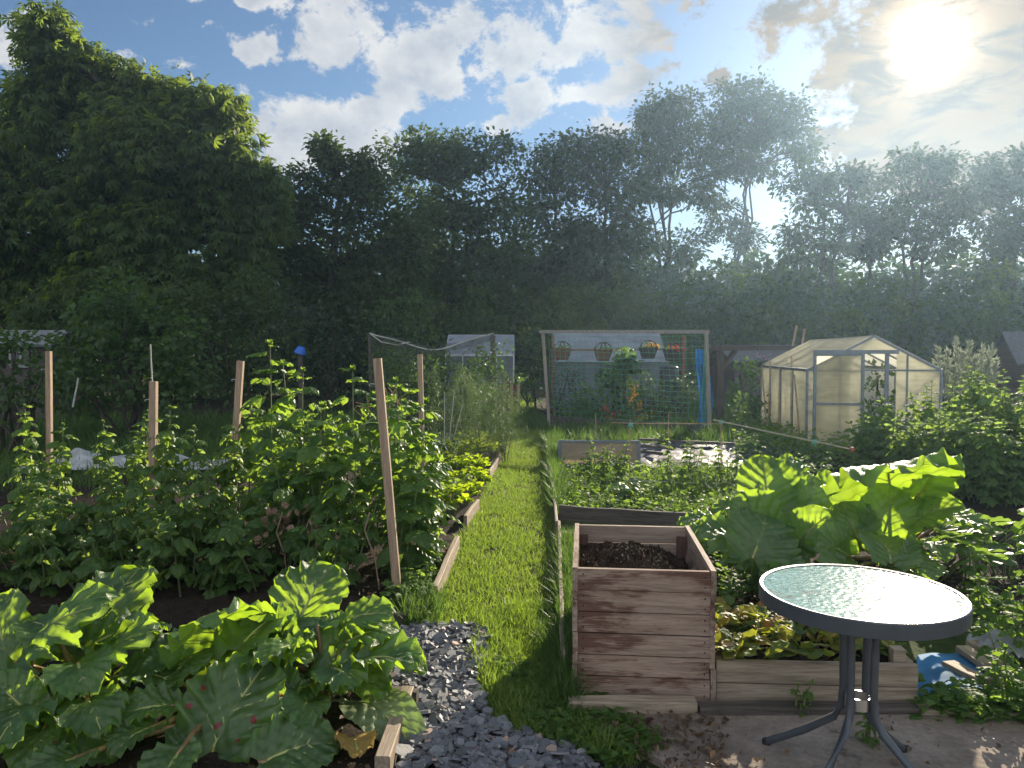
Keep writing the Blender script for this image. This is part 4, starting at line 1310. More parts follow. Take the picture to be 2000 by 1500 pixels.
# compost bay by the path
o = thing('compost_bay', 'rough board compost bay at the left of the path end', 'compost bay', P3(990, 700, 17.5).xy.to_3d())
for k in range(3):
    mb = MB(); x = P3(985 + k * 13, 700, 17.5).x; mb.bar((x, 17.4, 0), (x + .02, 17.4, R.uniform(.85, 1.05)), .07, .05); mb.build('post', W_STAKE, o)
mb = MB()
for k in range(4): mb.bar((P3(975, 700, 17.5).x, 17.46, .12 + k * .2), (P3(1014, 700, 17.5).x, 17.46, .12 + k * .2), .03, .16, up=(0, 1, 0)) if False else mb.box(((P3(975, 700, 17.5).x + P3(1014, 700, 17.5).x) / 2, 17.47, .12 + k * .2), (.5, .03, .18))
mb.build('boards', woodmat('red_board', (.12, .06, .045), (.2, .11, .08), axis=0), o)

# fruit cage with sagging dark netting, left of the path
def netmat():
    m, t, out = mat('dark_mesh_net')
    d = t.n('ShaderNodeBsdfDiffuse', {'Color': (.14, .14, .13, 1)}); tp = t.n('ShaderNodeBsdfTransparent')
    f = t.ss(t.noise(coords(t), 3.0, 3), .3, .7, .14, .42)
    t.put(out.inputs[0], t.n('ShaderNodeMixShader', {0: f, 1: tp.outputs[0], 2: d.outputs[0]}).outputs[0])
    return m


NY = 15.5
fcg = thing('fruit_cage', 'dark sagging net slung on poles over bushes left of the path', 'fruit cage', P3(850, 700, NY).xy.to_3d())
tops = [(722, 650), (790, 668), (880, 662), (960, 648)]
for px, py in (tops[0], tops[3], (965, 655)):
    p = P3(px, py, NY); q = p.copy(); q.z = 0
    mb = MB(); mb.bar(q, p, .05, .05); mb.build('pole', W_DARK, fcg)
mb = MB(); nu, nv = 41, 14; Vv = []
for i in range(nu):
    u = i / (nu - 1); px = 722 + 242 * u
    py = 650 + 26 * math.sin(PI * u) * (1 - .2 * math.sin(u * 9)) - 6 * math.exp(-((u - .62) / .06) ** 2)
    for j in range(nv):
        v = j / (nv - 1)
        top = P3(px, py, NY + .05 * math.sin(u * 20))
        Vv.append(top + Vector((.03 * math.sin(u * 30 + v * 5), -.15 * v + .06 * math.sin(u * 25), -(top.z - .1) * v)))
mb.grid(np.array(Vv), nu, nv)
Vv = []
for i in range(nu):
    u = i / (nu - 1); px = 722 + 242 * u; py = 650 + 26 * math.sin(PI * u) * (1 - .2 * math.sin(u * 9)) - 6 * math.exp(-((u - .62) / .06) ** 2)
    for j in range(nv):
        v = j / (nv - 1); top = P3(px, py, NY + .05 * math.sin(u * 20)); Vv.append(top + Vector((0, 2.6 * v + .002, -.12 * math.sin(PI * v))))
mb.grid(np.array(Vv), nu, nv)
mb.build('netting', netmat(), fcg, smooth=True)
mb = MB(); mb.tube([P3(722 + 242 * u / 20, 651 + 27 * math.sin(PI * u / 20) * (1 - .2 * math.sin(u / 20 * 9)), NY - .03) for u in range(21)], .014, 5); mb.build('edge_rope', M_STRING, fcg)
mb = MB(); mb.tube([P3(722, 651, NY - .05), P3(745, 668, NY - .05), P3(775, 674, NY - .05), P3(800, 668, NY - .05)], .012, 5); mb.build('edge_rope', M_STRING, fcg)

# blue bucket upside down on a post
pb = P3(587, 700, 17); pb.z = 0
o = thing('scarecrow_post', 'grey post before the dark bushes', 'post', pb)
mb = MB(); mb.bar(pb, P3(587, 688, 17), .09, .09); mb.build('upright', W_DARK, o)
bt = P3(587, 684, 17)
o = MB().lathe([(0, .08), (.07, .08), (.10, .02), (.13, -.07), (.12, -.07), (.09, .02), (0, .05)], (0, 0, 0), 20).build('blue_bucket', simple('blue_plastic', (.02, .14, .60), .4))
o.location = bt; o.rotation_euler = (.1, .35, 0)
tag(o, 'bright blue upturned bucket sitting askew on a post', 'bucket')

# white fleece heaped on the left plot
M_FLEECE = clothmat('white_fleece', (.62, .64, .62), .3, .8)
Vv = []; nu, nv = 60, 24
for i in range(nu):
    for j in range(nv):
        u = i / (nu - 1); v = j / (nv - 1)
        x = -6.2 + 2.6 * u; y = 9.3 + 1.0 * v
        h = .20 * math.exp(-((u - .25) / .13) ** 2 - ((v - .45) / .3) ** 2) + .15 * math.exp(-((u - .6) / .2) ** 2 - ((v - .5) / .35) ** 2)
        Vv.append((x + .05 * math.sin(v * 9), y + .1 * math.sin(u * 14), .06 + h + .025 * math.sin(u * 31 + v * 7) * math.sin(v * 12)))
mb = MB(); mb.grid(np.array(Vv), nu, nv)
tag(mb.build('fleece_cover', M_FLEECE, smooth=True, loc=(-5, 9.8, 0)), 'crumpled white garden fleece behind the left raspberry canes', 'fleece')

# blue plastic sheet, splintered planks and rag beside the strawberry bed
Vv = []; nu, nv = 30, 20
q00, q10, q11, q01 = G(1790, 1375), G(1930, 1370), G(1905, 1285), G(1790, 1290)
for i in range(nu):
    for j in range(nv):
        u = i / (nu - 1); v = j / (nv - 1)
        p = q00.lerp(q10, u).lerp(q01.lerp(q11, u), v)
        Vv.append((p.x, p.y, .035 + .004 * math.sin(u * 11 + v * 5) + .004 * math.sin(v * 17)))
mb = MB(); mb.grid(np.array(Vv), nu, nv)
tag(mb.build('blue_sheet', clothmat('blue_tarpaulin', (.05, .22, .46), .1, .8), smooth=True, loc=(2, 3.4, 0)), 'flat blue plastic sheet on the ground right of the table', 'plastic sheet')
for k, (p, q, lb) in enumerate([((1880, 1292), (1950, 1340), 'splintered grey plank at the right edge of the blue sheet, uppermost'), ((1900, 1285), (1965, 1325), 'splintered grey plank behind the uppermost one on the blue sheet'), ((1850, 1330), (1925, 1372), 'narrow grey plank lying across the blue sheet')]):
    board(lb, G(*p), G(*q), .07, .025, .05 + .012 * k, W_GREY, 'loose_plank', 'plank', 'planks on the blue sheet')


def rag(name, label, cat, c, r, m, seed):
    n = 40; u, v = np.meshgrid(np.linspace(-1, 1, n), np.linspace(-1, 1, n), indexing='ij')
    h = .09 * np.exp(-(u ** 2 + v ** 2) * 1.4) + .025 * np.sin(u * 7 + seed) * np.cos(v * 6 + seed * 2) + .012 * np.sin(u * 15 + v * 11)
    x = u * (1 - .25 * v ** 2) + .08 * np.sin(v * 5 + seed); y = v * (1 - .2 * u ** 2) + .08 * np.sin(u * 6)
    mb = MB(); mb.grid(np.stack([x * r, y * r * .8, np.maximum(h, 0.006)], -1).reshape(-1, 3), n, n)
    o = mb.build(name, m, smooth=True); o.location = c
    return tag(o, label, cat)


rag('white_cloth', 'crumpled pale cloth beyond the planks at the right', 'cloth', G(1960, 1290) + Vector((0, 0, .05)), .15, clothmat('grubby_cloth', (.36, .38, .40), .15, .8), 1)
rag('grey_sack', 'crumpled pale grey sack on the end of the strawberry bed', 'sack', Vector((sb1.x - .12, sb1.y + .28, .18)), .13, clothmat('grey_sack_cloth', (.30, .31, .34), .1), 2.5)
# ------------------------------------------------------------------ grass
def scatter(poly, n, falloff=True):
    xs = [p[0] for p in poly]; ys = [p[1] for p in poly]
    out = []
    tot = 0
    while tot < n:
        x = RN.uniform(min(xs), max(xs), n * 2); y = RN.uniform(min(ys), max(ys), n * 2)
        k = inpoly(x, y, poly)
        if falloff: k &= RN.random(n * 2) < np.clip((3.2 / np.maximum(y, .5)) ** 1.15, .03, 1)
        out.append(np.stack([x[k], y[k]], 1)); tot += k.sum()
        if len(out) > 60: break
    return np.concatenate(out)[:n]


def grass(mb, xy, h, z=.01, lean=.5, wide=1.0, clump=0.0):
    n = len(xy)
    p = np.concatenate([xy, np.full((n, 1), z)], 1)
    d = rdir(n); d[:, 2] = 0; d = nrm(d) * lean * RN.random((n, 1)) * 1.3 + np.array([0, 0, 1])
    up = nrm(RN.normal(size=(n, 3)) * np.array([1, 1, .2]))
    f = .55 + .9 * RN.random(n)
    if clump: f *= .55 + .9 * np.clip(.5 + noise2(xy[:, 0] * 1.3, xy[:, 1] * .8, 4.3), 0, 1.1)
    s = h * f * np.clip(1 + (p[:, 1] - 4) * .02, 1, 1.4)
    T = t_blade(.030 * wide, .42)
    mb.leaves(T, p, d, up, s)


mb = MB()
pxy = scatter(PATH, 64000)
worn = noise2(pxy[:, 0] * 2.3 + 4, pxy[:, 1] * 1.9, 1.7) + .5 * noise2(pxy[:, 0] * 7, pxy[:, 1] * 6 + 2, 1.0)
pxy = pxy[(worn < .45) | (RN.random(len(pxy)) < .35)]
grass(mb, pxy, .040, .012, 1.1, 1.6)
LIP = [G(920, 1200), G(1100, 1180), G(1130, 1410), G(1300, 1470), G(1230, 1510), G(1130, 1480), G(1000, 1440), G(935, 1390), G(925, 1290)]
grass(mb, scatter(LIP, 11000), .045, .012, 1.0, 1.3, 1)
tag(mb.build('grass', M_GRASS), 'mown green grass of the path between the beds', 'grass', kind='stuff')
mb = MB()
STRIP = [G(1092, 1065), G(1132, 1068), G(1126, 1400), G(1092, 1400)]
grass(mb, scatter(STRIP, 3500), .13, .01, .5, .8)
grass(mb, scatter([G(1055, 1200), G(1122, 1200), G(1140, 1420), G(1060, 1420)], 3800), .075, .01, .9, .8, 1)
grass(mb, scatter([G(800, 1160), G(870, 1150), G(860, 1235), G(780, 1235)], 1300), .08, .02, .8, .8, 1)
grass(mb, scatter([G(1068, 860), G(1092, 860), G(1095, 1015), G(1082, 1010)], 1500), .18, .02, .6, .8)
grass(mb, scatter([G(1092, 925), G(1500, 925), G(1480, 1025), G(1096, 1005)], 4500), .11, .02, .7, .9, 1)
grass(mb, scatter([G(1090, 835), G(1500, 840), G(1560, 880), G(1300, 872), G(1072, 872)], 7000), .12, .01, .5, 1.2, 1)
grass(mb, scatter([Vector((-9.5, 10.3, 0)), Vector((-1.6, 10.3, 0)), Vector((-1.2, 17, 0)), Vector((-10, 17, 0))], 22000, False), .14, .01, .5, 1.6, 1)
grass(mb, scatter([Vector((-9, 6.8, 0)), Vector((-3.4, 8.6, 0)), Vector((-3.4, 10.4, 0)), Vector((-9, 10.4, 0))], 7000, False), .11, .01, .5, 1.5, 1)
grass(mb, scatter([G(985, 840), G(1075, 840), Vector((.6, 19.5, 0)), Vector((-.2, 19.5, 0))], 6000, False), .10, .01, .6, 1.6)
grass(mb, scatter([Vector((1.2, 14.8, 0)), Vector((14, 11.0, 0)), Vector((14, 21, 0)), Vector((1.2, 21, 0))], 14000, False), .16, .01, .5, 1.8, 1)
tag(mb.build('rough_grass', M_ROUGHGRASS), 'longer uncut grass and weeds along the boards and beds', 'grass', kind='stuff')


def weeds(poly, n, h, leaf, T, m, name, label, falloff=True, cat='weeds'):
    xy = scatter(poly, n, falloff)
    mb = MB()
    for k in range(7):
        nn = len(xy)
        p = np.concatenate([xy + RN.normal(size=(nn, 2)) * leaf * .5, (h * RN.random((nn, 1)) ** 1.3 + .02)], 1)
        d = rdir(nn); d[:, 2] = .25 * RN.random(nn); up = nrm(RN.normal(size=(nn, 3)) * .4 + np.array([0, 0, 1]))
        mb.leaves(T, p, d, up, leaf * (.5 + .8 * RN.random(nn)))
    o = mb.build(name, m)
    return tag(o, label, cat, kind='stuff')


M_WEED = leafmat('weed_leaf', [(.035, .085, .018), (.085, .155, .035), (.17, .14, .05)], (.30, .46, .05), .45, .6, .3)
weeds([G(1092, 925), G(1500, 925), G(1500, 1000), G(1350, 1028), G(1096, 1008)], 900, .14, .055, T_DIAW, M_WEED, 'weeds', 'low bright weeds filling the bed behind the planter')
weeds([G(780, 1100), G(860, 1100), G(840, 1200), G(760, 1200)], 150, .12, .05, T_RASP, M_WEED, 'weeds', 'small bright weeds round the foot of the longest stake')
weeds([G(960, 1300), G(1110, 1330), G(1300, 1480), G(1180, 1510), G(1030, 1430)], 420, .04, .035, T_DIAW, M_WEED, 'ground_ivy', 'creeping weeds growing over the slate at the planter foot')
weeds([G(1400, 1100), G(1500, 1100), G(1480, 1180), G(1405, 1180)], 90, .10, .06, T_RASP, M_WEED, 'weeds', 'sparse weeds on the soil right of the planter')
weeds([G(1790, 1380), G(2080, 1380), G(2080, 1430), G(1790, 1412)], 120, .10, .05, T_RASP, M_WEED, 'weeds', 'weeds growing over the sill by the blue sheet')
weeds([G(1450, 840), G(1700, 870), G(1720, 940), G(1440, 900)], 500, .30, .08, T_DIAW, M_WEED, 'weeds', 'weeds before the wall of the cream greenhouse')

# ------------------------------------------------------------------ slate chips
def slatemat():
    m, t, out = mat('slate_chip')
    r = t.n('ShaderNodeNewGeometry').outputs['Random Per Island']
    f = t.noise(coords(t), 35, 5)
    base = t.mix(t.m('ADD', t.m('MULTIPLY', r, .7), t.m('MULTIPLY', f, .3)), (.055, .058, .066), (.215, .215, .225))
    base = t.mix(t.ss(r, .96, .965), base, (.36, .26, .20))
    bp = t.n('ShaderNodeBump', {'Strength': .4, 'Height': f, 'Distance': .004})
    t.put(out.inputs[0], t.n('ShaderNodeBsdfPrincipled', {'Base Color': base, 'Roughness': .55, 'Normal': bp.outputs[0]}).outputs[0])
    return m


mb = MB()
SL2 = [G(720, 1240), G(870, 1230), G(955, 1236), G(945, 1290), G(925, 1350), G(945, 1400), G(1000, 1440), G(1130, 1482), G(1190, 1540), G(1190, 1620), G(760, 1620), G(790, 1470), G(825, 1385), G(715, 1370)]
xy = scatter(SL2, 3400, False)
for x, y in xy:
    r = R.uniform(.010, .036) * (1.5 if R.random() < .15 else 1)
    n = R.randint(5, 7)
    el = R.uniform(.45, .95); a0_ = R.uniform(0, 6.3)
    poly = []
    for i in range(n):
        a = 2 * PI * i / n + R.uniform(-.35, .35)
        poly.append((r * math.cos(a) * R.uniform(.8, 1.1), r * el * math.sin(a) * R.uniform(.8, 1.1)))
    th = R.uniform(.004, .013)
    M = Matrix.Rotation(a0_, 3, 'Z') @ Matrix.Rotation(R.gauss(0, .38), 3, 'X') @ Matrix.Rotation(R.gauss(0, .30), 3, 'Y')
    c = Vector((x, y, .012 + R.random() * .030))
    vsx = [M @ Vector((p[0], p[1], 0)) + c for p in poly] + [M @ Vector((p[0] * .93, p[1] * .93, th)) + c for p in poly]
    mb.add(vsx, [tuple(range(n - 1, -1, -1)), tuple(range(n, 2 * n))] + [(i, (i + 1) % n, n + (i + 1) % n, n + i) for i in range(n)])
tag(mb.build('slate_chips', slatemat()), 'blue-grey slate chips covering the corner between rhubarb and grass', 'slate chips', kind='stuff')

# crumbs and dead leaves on the soil and patio
mb = MB()
for poly, n in ((RH_SOIL, 700), ([G(893, 1078), G(845, 1190), G(700, 1200), G(690, 1090)], 500), ([G(1400, 1080), G(1500, 1080), G(1500, 1190), G(1400, 1190)], 300), ([G(1150, 1410), G(1420, 1410), G(1420, 1560), G(1300, 1560)], 420), ([G(1420, 1410), G(2050, 1412), G(2100, 1550), G(1420, 1560)], 70)):
    q = scatter(poly, n); k = len(q)
    mb.leaves(T_DIAW, np.concatenate([q, np.full((k, 1), .045)], 1), rdir(k, 0, .35), rdir(k, 1.2), .012 + .03 * RN.random(k) ** 2)
tag(mb.build('leaf_litter', leafmat('dead_leaf', [(.05, .032, .02), (.16, .10, .055), (.32, .22, .14)], (.2, .12, .05), .25)), 'dry crumbs and dead leaves strewn on soil and patio', 'leaf litter', kind='stuff')

# ------------------------------------------------------------------ raspberry canes
M_RASP = leafmat('raspberry_leaf', [(.030, .080, .020), (.080, .150, .035), (.17, .18, .03)], (.34, .50, .045), .47, .48, .5, under=(.15, .20, .11))
M_CUR = leafmat('round_leaf', [(.032, .080, .022), (.085, .150, .040), (.20, .17, .04)], (.34, .48, .06), .47, .48, .5, under=(.14, .19, .10))
M_STEM = simple('green_stem', (.11, .14, .05), .6)
M_DRY = simple('dry_stem', (.26, .19, .13), .8)
M_DRYLEAF = leafmat('shrivelled_leaf', [(.16, .09, .06), (.32, .21, .15)], (.3, .15, .08), .3)


def canes(name, label, base, H, nc, spread, leaf, T, m, group, step=.07, trif=True, cat='raspberry cane', lean=.25, petiole=.09, low=.12, dense=1, stem_m=None):
    root = thing(name, label, cat, (base[0], base[1], 0), 0, group)
    sb = MB(); P, D, U, S = [], [], [], []
    for c in range(nc):
        a = R.uniform(0, 6.28); rr = spread * math.sqrt(R.random())
        b0 = Vector((base[0] + rr * .5 * math.cos(a), base[1] + rr * .5 * math.sin(a), 0))
        h = H * (1 if c == 0 else R.uniform(.6, .97))
        tp = b0 + Vector((rr * .6 * math.cos(a) + R.uniform(-1, 1) * lean * h * .4, rr * .6 * math.sin(a) + R.uniform(-1, 1) * lean * h * .4, h))
        mid = b0.lerp(tp, .5) + Vector((R.uniform(-.04, .04), R.uniform(-.04, .04), 0))
        pts = []
        for i in range(9):
            t = i / 8
            pts.append(b0 * (1 - t) ** 2 + mid * 2 * t * (1 - t) + tp * t * t)
        sb.tube(pts, [.0065 * (1 - .75 * i / 8) + .001 for i in range(9)], 5)
        n = int(h / step) * dense; ph = R.uniform(0, 6)
        for k in range(n):
            t = low + (1 - low) * (k + R.random() * .5) / n
            if t < .2 and R.random() < .35: continue
            q = b0 * (1 - t) ** 2 + mid * 2 * t * (1 - t) + tp * t * t
            az = ph + k * 2.4 + R.uniform(-.4, .4)
            o = Vector((math.cos(az), math.sin(az), 0))
            top = max(0, (t - .8) / .2)
            pl_ = petiole * (1 - .6 * top) * R.uniform(.7, 1.3)
            e = q + o * pl_ + Vector((0, 0, pl_ * (.5 + .5 * top)))
            sb.tube([q, q.lerp(e, .5) + Vector((0, 0, .01)), e], [.002, .0015, .001], 3, False)
            ls = leaf * (1 - .55 * top ** 1.5) * R.uniform(.75, 1.25)
            dr = R.uniform(-.75, .05) + .8 * top
            dirs = [(0, 1.0)] + ([(1.05, .82), (-1.05, .82)] if trif else [])
            for da, sc in dirs:
                dd = Vector((math.cos(az + da), math.sin(az + da), dr + R.uniform(-.2, .2)))
                P.append(e - o * .01 * abs(da)); D.append(dd)
                U.append(Vector((0, 0, 1)) + o * (.35 + .3 * R.random()) + Vector((R.gauss(0, .25), R.gauss(0, .25), 0)))
                S.append(ls * sc)
        for k in range(5):
            az = k * 1.3; P.append(tp); D.append(Vector((math.cos(az) * .6, math.sin(az) * .6, .8))); U.append(Vector((math.cos(az), math.sin(az), .3))); S.append(leaf * .35)
    sb.build('cane', stem_m or M_STEM, root)
    lb = MB(); lb.leaves(T, np.array([tuple(p) for p in P]), np.array([tuple(p) for p in D]), np.array([tuple(p) for p in U]), np.array(S))
    lb.build('foliage', m, root)
    return root


GR = 'raspberry canes in the near left bed'
rs = [((525, 676), 5.6, 1, .05, 'tallest raspberry shoot, rising above the leaning stakes'), ((600, 752), 5.9, 5, .30, 'raspberry canes just right of the tallest shoot'), ((690, 762), 5.7, 6, .32, 'raspberry canes left of the longest stake'), ((660, 830), 5.2, 6, .3, 'low leafy raspberry in front, left of the longest stake'),
      ((795, 785), 5.5, 4, .22, 'raspberry canes right of the longest stake, drooping pale leaves'), ((815, 800), 5.15, 4, .2, 'raspberry cane leaning over the grass path'), ((540, 880), 5.3, 6, .35, 'dense dark raspberry foliage below the tallest shoot'), ((745, 850), 6.2, 5, .3, 'raspberry canes behind the longest stake'), ((600, 930), 4.95, 4, .3, 'front raspberry clump beside the dead brown leaves'),
      ((480, 830), 6.4, 4, .25, 'raspberry canes behind the leaning stake'), ((760, 960), 5.0, 3, .22, 'short raspberry canes at the foot of the longest stake')]
for (px, py), Y, nc, sp, lb in rs:
    t = P3(px, py - (38 if nc > 1 else 0), Y); canes('raspberry_cane', lb, t, t.z, nc, sp, .135 if nc > 1 else .15, T_RASP, M_RASP, GR, lean=.22 if nc > 1 else .02)
t = P3(453, 1085, 4.75); canes('young_raspberry', 'single young raspberry plant in bare soil before the left canes', t, .38, 2, .08, .10, T_RASP, M_RASP, None, .05, low=.05)
GL_ = 'leafy canes in the far left bed'
ls_ = [((45, 800), 5.6, 4, .3, 'round-leaved canes left of the far left stake'), ((-40, 850), 5.4, 5, .35, 'round-leaved canes cut by the left border'), ((120, 900), 5.2, 6, .35, 'round-leaved canes before the far left stake'), ((230, 830), 5.8, 5, .26, 'round-leaved canes just left of the short grey stake'), ((268, 810), 6.0, 3, .15, 'narrow round-leaved shoot beside the short grey stake'),
       ((345, 795), 5.7, 3, .16, 'tallest round-leaved shoot, right of the short grey stake'), ((395, 835), 5.7, 4, .22, 'round-leaved canes between the short grey stake and the leaning stake'), ((200, 920), 5.0, 7, .35, 'dense round-leaved canes low in front of the white fleece'), ((340, 910), 5.1, 6, .32, 'dense round-leaved canes before the short grey stake'), ((30, 930), 4.8, 6, .35, 'low round-leaved canes at the left border, above the rhubarb'), ((430, 920), 5.3, 5, .3, 'round-leaved canes hiding the foot of the leaning stake'), ((290, 985), 4.75, 5, .3, 'lowest round-leaved clump, above the rhubarb')]
for (px, py), Y, nc, sp, lb in ls_:
    t = P3(px, py, Y); canes('fruit_cane', lb, t, t.z, nc, sp, .085, T_ROUND, M_CUR, GL_, step=.042, trif=True, cat='fruit cane', lean=.18, petiole=.05)
for px, Y, top, lb in [(90, 4.75, 985, 'short round-leaved clump at the far left, low above the rhubarb'), (215, 4.65, 1000, 'short round-leaved clump low before the fleece'), (380, 4.7, 990, 'short round-leaved clump left of the young raspberry'), (530, 4.75, 985, 'short leafy clump under the tallest shoot'), (640, 4.7, 1000, 'short leafy clump left of the bent dead cane')]:
    t = P3(px, top, Y); canes('fruit_cane', lb, t, t.z, 7, .34, .095, T_ROUND if px < 500 else T_RASP, M_CUR if px < 500 else M_RASP, 'short clumps along the front of the canes', step=.05, cat='fruit cane', lean=.3, petiole=.05, low=.04)
# dead canes
for i, (pp, Y, lf, lb) in enumerate([([(560, 1132), (556, 1085), (540, 1040), (552, 1000)], 4.85, True, 'dead bare cane with shrivelled brown leaves, left of its fellows'), ([(664, 1100), (668, 1040), (664, 1000)], 4.95, False, 'thin straight dead cane between two bent ones'), ([(740, 1145), (732, 1090), (712, 1035), (722, 1000)], 4.7, False, 'bent dead cane nearest the longest stake'), ([(640, 1100), (628, 1050), (610, 1010)], 4.9, True, 'dead cane with brown leaves leaning left')]):
    pts = [P3(x, y, Y) for x, y in pp]; q = pts[0].copy(); q.z = 0
    o = thing('dead_cane', lb, 'dead cane', q, 0, 'dead raspberry canes')
    mb = MB(); mb.tube([q] + pts, [.006, .006] + [.005] * (len(pts) - 1), 5); mb.build('stem', M_DRY, o)
    if lf:
        n = 16; mb = MB(); e = np.array(pts[-1]); mb.leaves(T_ROUND, e + RN.normal(size=(n, 3)) * np.array([.04, .04, .06]) - np.array([0, 0, .03]), rdir(n, -.8), rdir(n, .2), .055); mb.build('dead_leaves', M_DRYLEAF, o)

# sweetcorn with tassels behind the canes
M_CORN = leafmat('maize_leaf', [(.04, .10, .03), (.08, .16, .05)], (.22, .36, .06), .42)
for px, lb in [(706, 'sweetcorn plant left of the longest stake, dry tassel open like a fork'), (757, 'sweetcorn plant just right of the longest stake'), (776, 'small sweetcorn plant with a curled tassel beside the right canes')]:
    Y = 6.9; t = P3(px, 790 if px != 706 else 800, Y)
    o = thing('sweetcorn', lb, 'sweetcorn', (t.x, Y, 0), 0, 'sweetcorn behind the canes')
    mb = MB(); mb.tube([(t.x, Y, 0), (t.x, Y, t.z - .05)], [.012, .006], 6); mb.build('stalk', M_STEM, o)
    n = 10; a = np.arange(n) * 2.9 + RN.normal(size=n) * .3
    mb = MB(); z = np.linspace(.15, t.z - .15, n)
    mb.leaves(T_STRAP, np.stack([np.full(n, t.x), np.full(n, Y), z], 1), np.stack([np.cos(a), np.sin(a), np.full(n, .7)], 1), np.stack([np.zeros(n), np.zeros(n), np.ones(n)], 1), .5); mb.build('foliage', M_CORN, o)
    mb = MB(); q = Vector((t.x, Y, t.z - .06))
    for k in range(5): mb.tube([q, q + Vector((R.uniform(-.08, .08), R.uniform(-.05, .05), R.uniform(.04, .1))), q + Vector((R.uniform(-.1, .1), R.uniform(-.05, .05), R.uniform(.08, .22)))], .004, 4)
    mb.build('tassel', simple('dry_tassel', (.36, .24, .12), .8), o)

# ------------------------------------------------------------------ small crops by the path
M_CELERY = leafmat('celery_leaf', [(.06, .14, .012), (.13, .22, .025)], (.48, .62, .02), .55, .5, .3)
M_FEATHER = leafmat('feathery_leaf', [(.05, .11, .02), (.10, .17, .04)], (.42, .54, .06), .5, .6, .3)
M_ASP = leafmat('asparagus_fern', [(.035, .075, .03), (.07, .12, .05)], (.16, .26, .06), .4)


def rosette(name, label, c, H, n, leaf, T, m, group, cat, spread=.18, per=3, stemm=None):
    o = thing(name, label, cat, (c[0], c[1], 0), 0, group)
    sb = MB(); P, D, U, S = [], [], [], []
    for k in range(n):
        az = k * 2.4 + R.uniform(-.3, .3); rr = spread * math.sqrt((k + .5) / n); h = H * R.uniform(.6, 1.05) * (1 - .3 * rr / spread)
        e = Vector((c[0] + rr * math.cos(az), c[1] + rr * math.sin(az), h))
        b = Vector((c[0] + rr * .15 * math.cos(az), c[1] + rr * .15 * math.sin(az), 0))
        sb.tube([b, b.lerp(e, .6) + Vector((0, 0, h * .12)), e], [.004, .003, .002], 4, False)
        for j in range(per):
            da = (j - (per - 1) / 2) * (2.2 / max(1, per - 1)) if per > 1 else 0
            P.append(e + Vector((R.gauss(0, 1), R.gauss(0, 1), R.gauss(0, .6))) * leaf * .15)
            D.append(Vector((math.cos(az + da), math.sin(az + da), R.uniform(-.3, .8)))); U.append(Vector((R.gauss(0, .5), R.gauss(0, .5), 1))); S.append(leaf * R.uniform(.7, 1.2))
    sb.build('stalks', stemm or M_STEM, o)
    mb = MB(); mb.leaves(T, np.array([tuple(p) for p in P]), np.array([tuple(p) for p in D]), np.array([tuple(p) for p in U]), np.array(S)); mb.build('foliage', m, o)
    return o


cel = [((870, 960), 'leftmost front'), ((905, 985), 'front'), ((880, 1005), 'nearest to the path board'), ((925, 960), 'right, touching the pale slanting board'), ((890, 930), 'middle'), ((925, 930), 'rear right'), ((865, 925), 'rear left')]
for (px, py), w in cel:
    rosette('celery_plant', 'bright yellow-green celery plant, ' + {'leftmost front': 'beside the raspberry leaves in front', 'front': 'in the front of the clump', 'nearest to the path board': 'nearest of all, by the short board end', 'right, touching the pale slanting board': 'touching the pale slanting board', 'middle': 'in the middle of the clump', 'rear right': 'at the back beside the path', 'rear left': 'at the back beside the raspberries'}[w], G(px, py + 10), .34, 26, .075, T_LOBE3, M_CELERY, 'celery by the path', 'celery', .17, 5)
T_FEATH = (np.array([(0, 0, 0), (.04, .3, 0), (.22, .42, .02), (.05, .45, 0), (.2, .65, .02), (.04, .65, 0), (.13, .85, 0), (0, 1, -.05), (-.13, .85, 0), (-.04, .65, 0), (-.2, .65, .02), (-.05, .45, 0), (-.22, .42, .02), (-.04, .3, 0)]),
           [(0, 1, 13), (1, 2, 3), (13, 11, 12), (1, 3, 11, 13), (3, 4, 5), (11, 9, 10), (3, 5, 9, 11), (5, 6, 7), (9, 7, 8), (5, 7, 9)])
for (px, py), w in [((935, 905), 'nearest the pale slanting board'), ((960, 890), 'at the far end by the small board'), ((905, 900), 'beside the celery'), ((930, 880), 'in the rear')]:
    rosette('carrot_plant', 'feathery carrot tops, ' + w, G(px, py + 6), .36, 26, .13, T_FEATH, M_FEATHER, 'carrots by the path', 'carrot', .24, 4)
for (px, py), w in [((870, 885), 'left'), ((900, 878), 'right')]:
    c = G(px, py); o = thing('leek_plant', f'blue-green upright leek leaves behind the carrots, {w} clump', 'leek', c, 0, 'leeks behind the carrots')
    n = 26; a = RN.random(n) * 6.28; mb = MB()
    mb.leaves(T_STRAP, np.stack([c.x + RN.normal(size=n) * .14, c.y + RN.normal(size=n) * .12, np.zeros(n)], 1), np.stack([np.cos(a) * .35, np.sin(a) * .35, np.ones(n)], 1), np.stack([np.cos(a) * -1, np.sin(a) * -1, np.full(n, .3)], 1), .42); mb.build('foliage', leafmat('leek_leaf', [(.04, .09, .05), (.08, .14, .08)], (.14, .26, .10), .35), o)
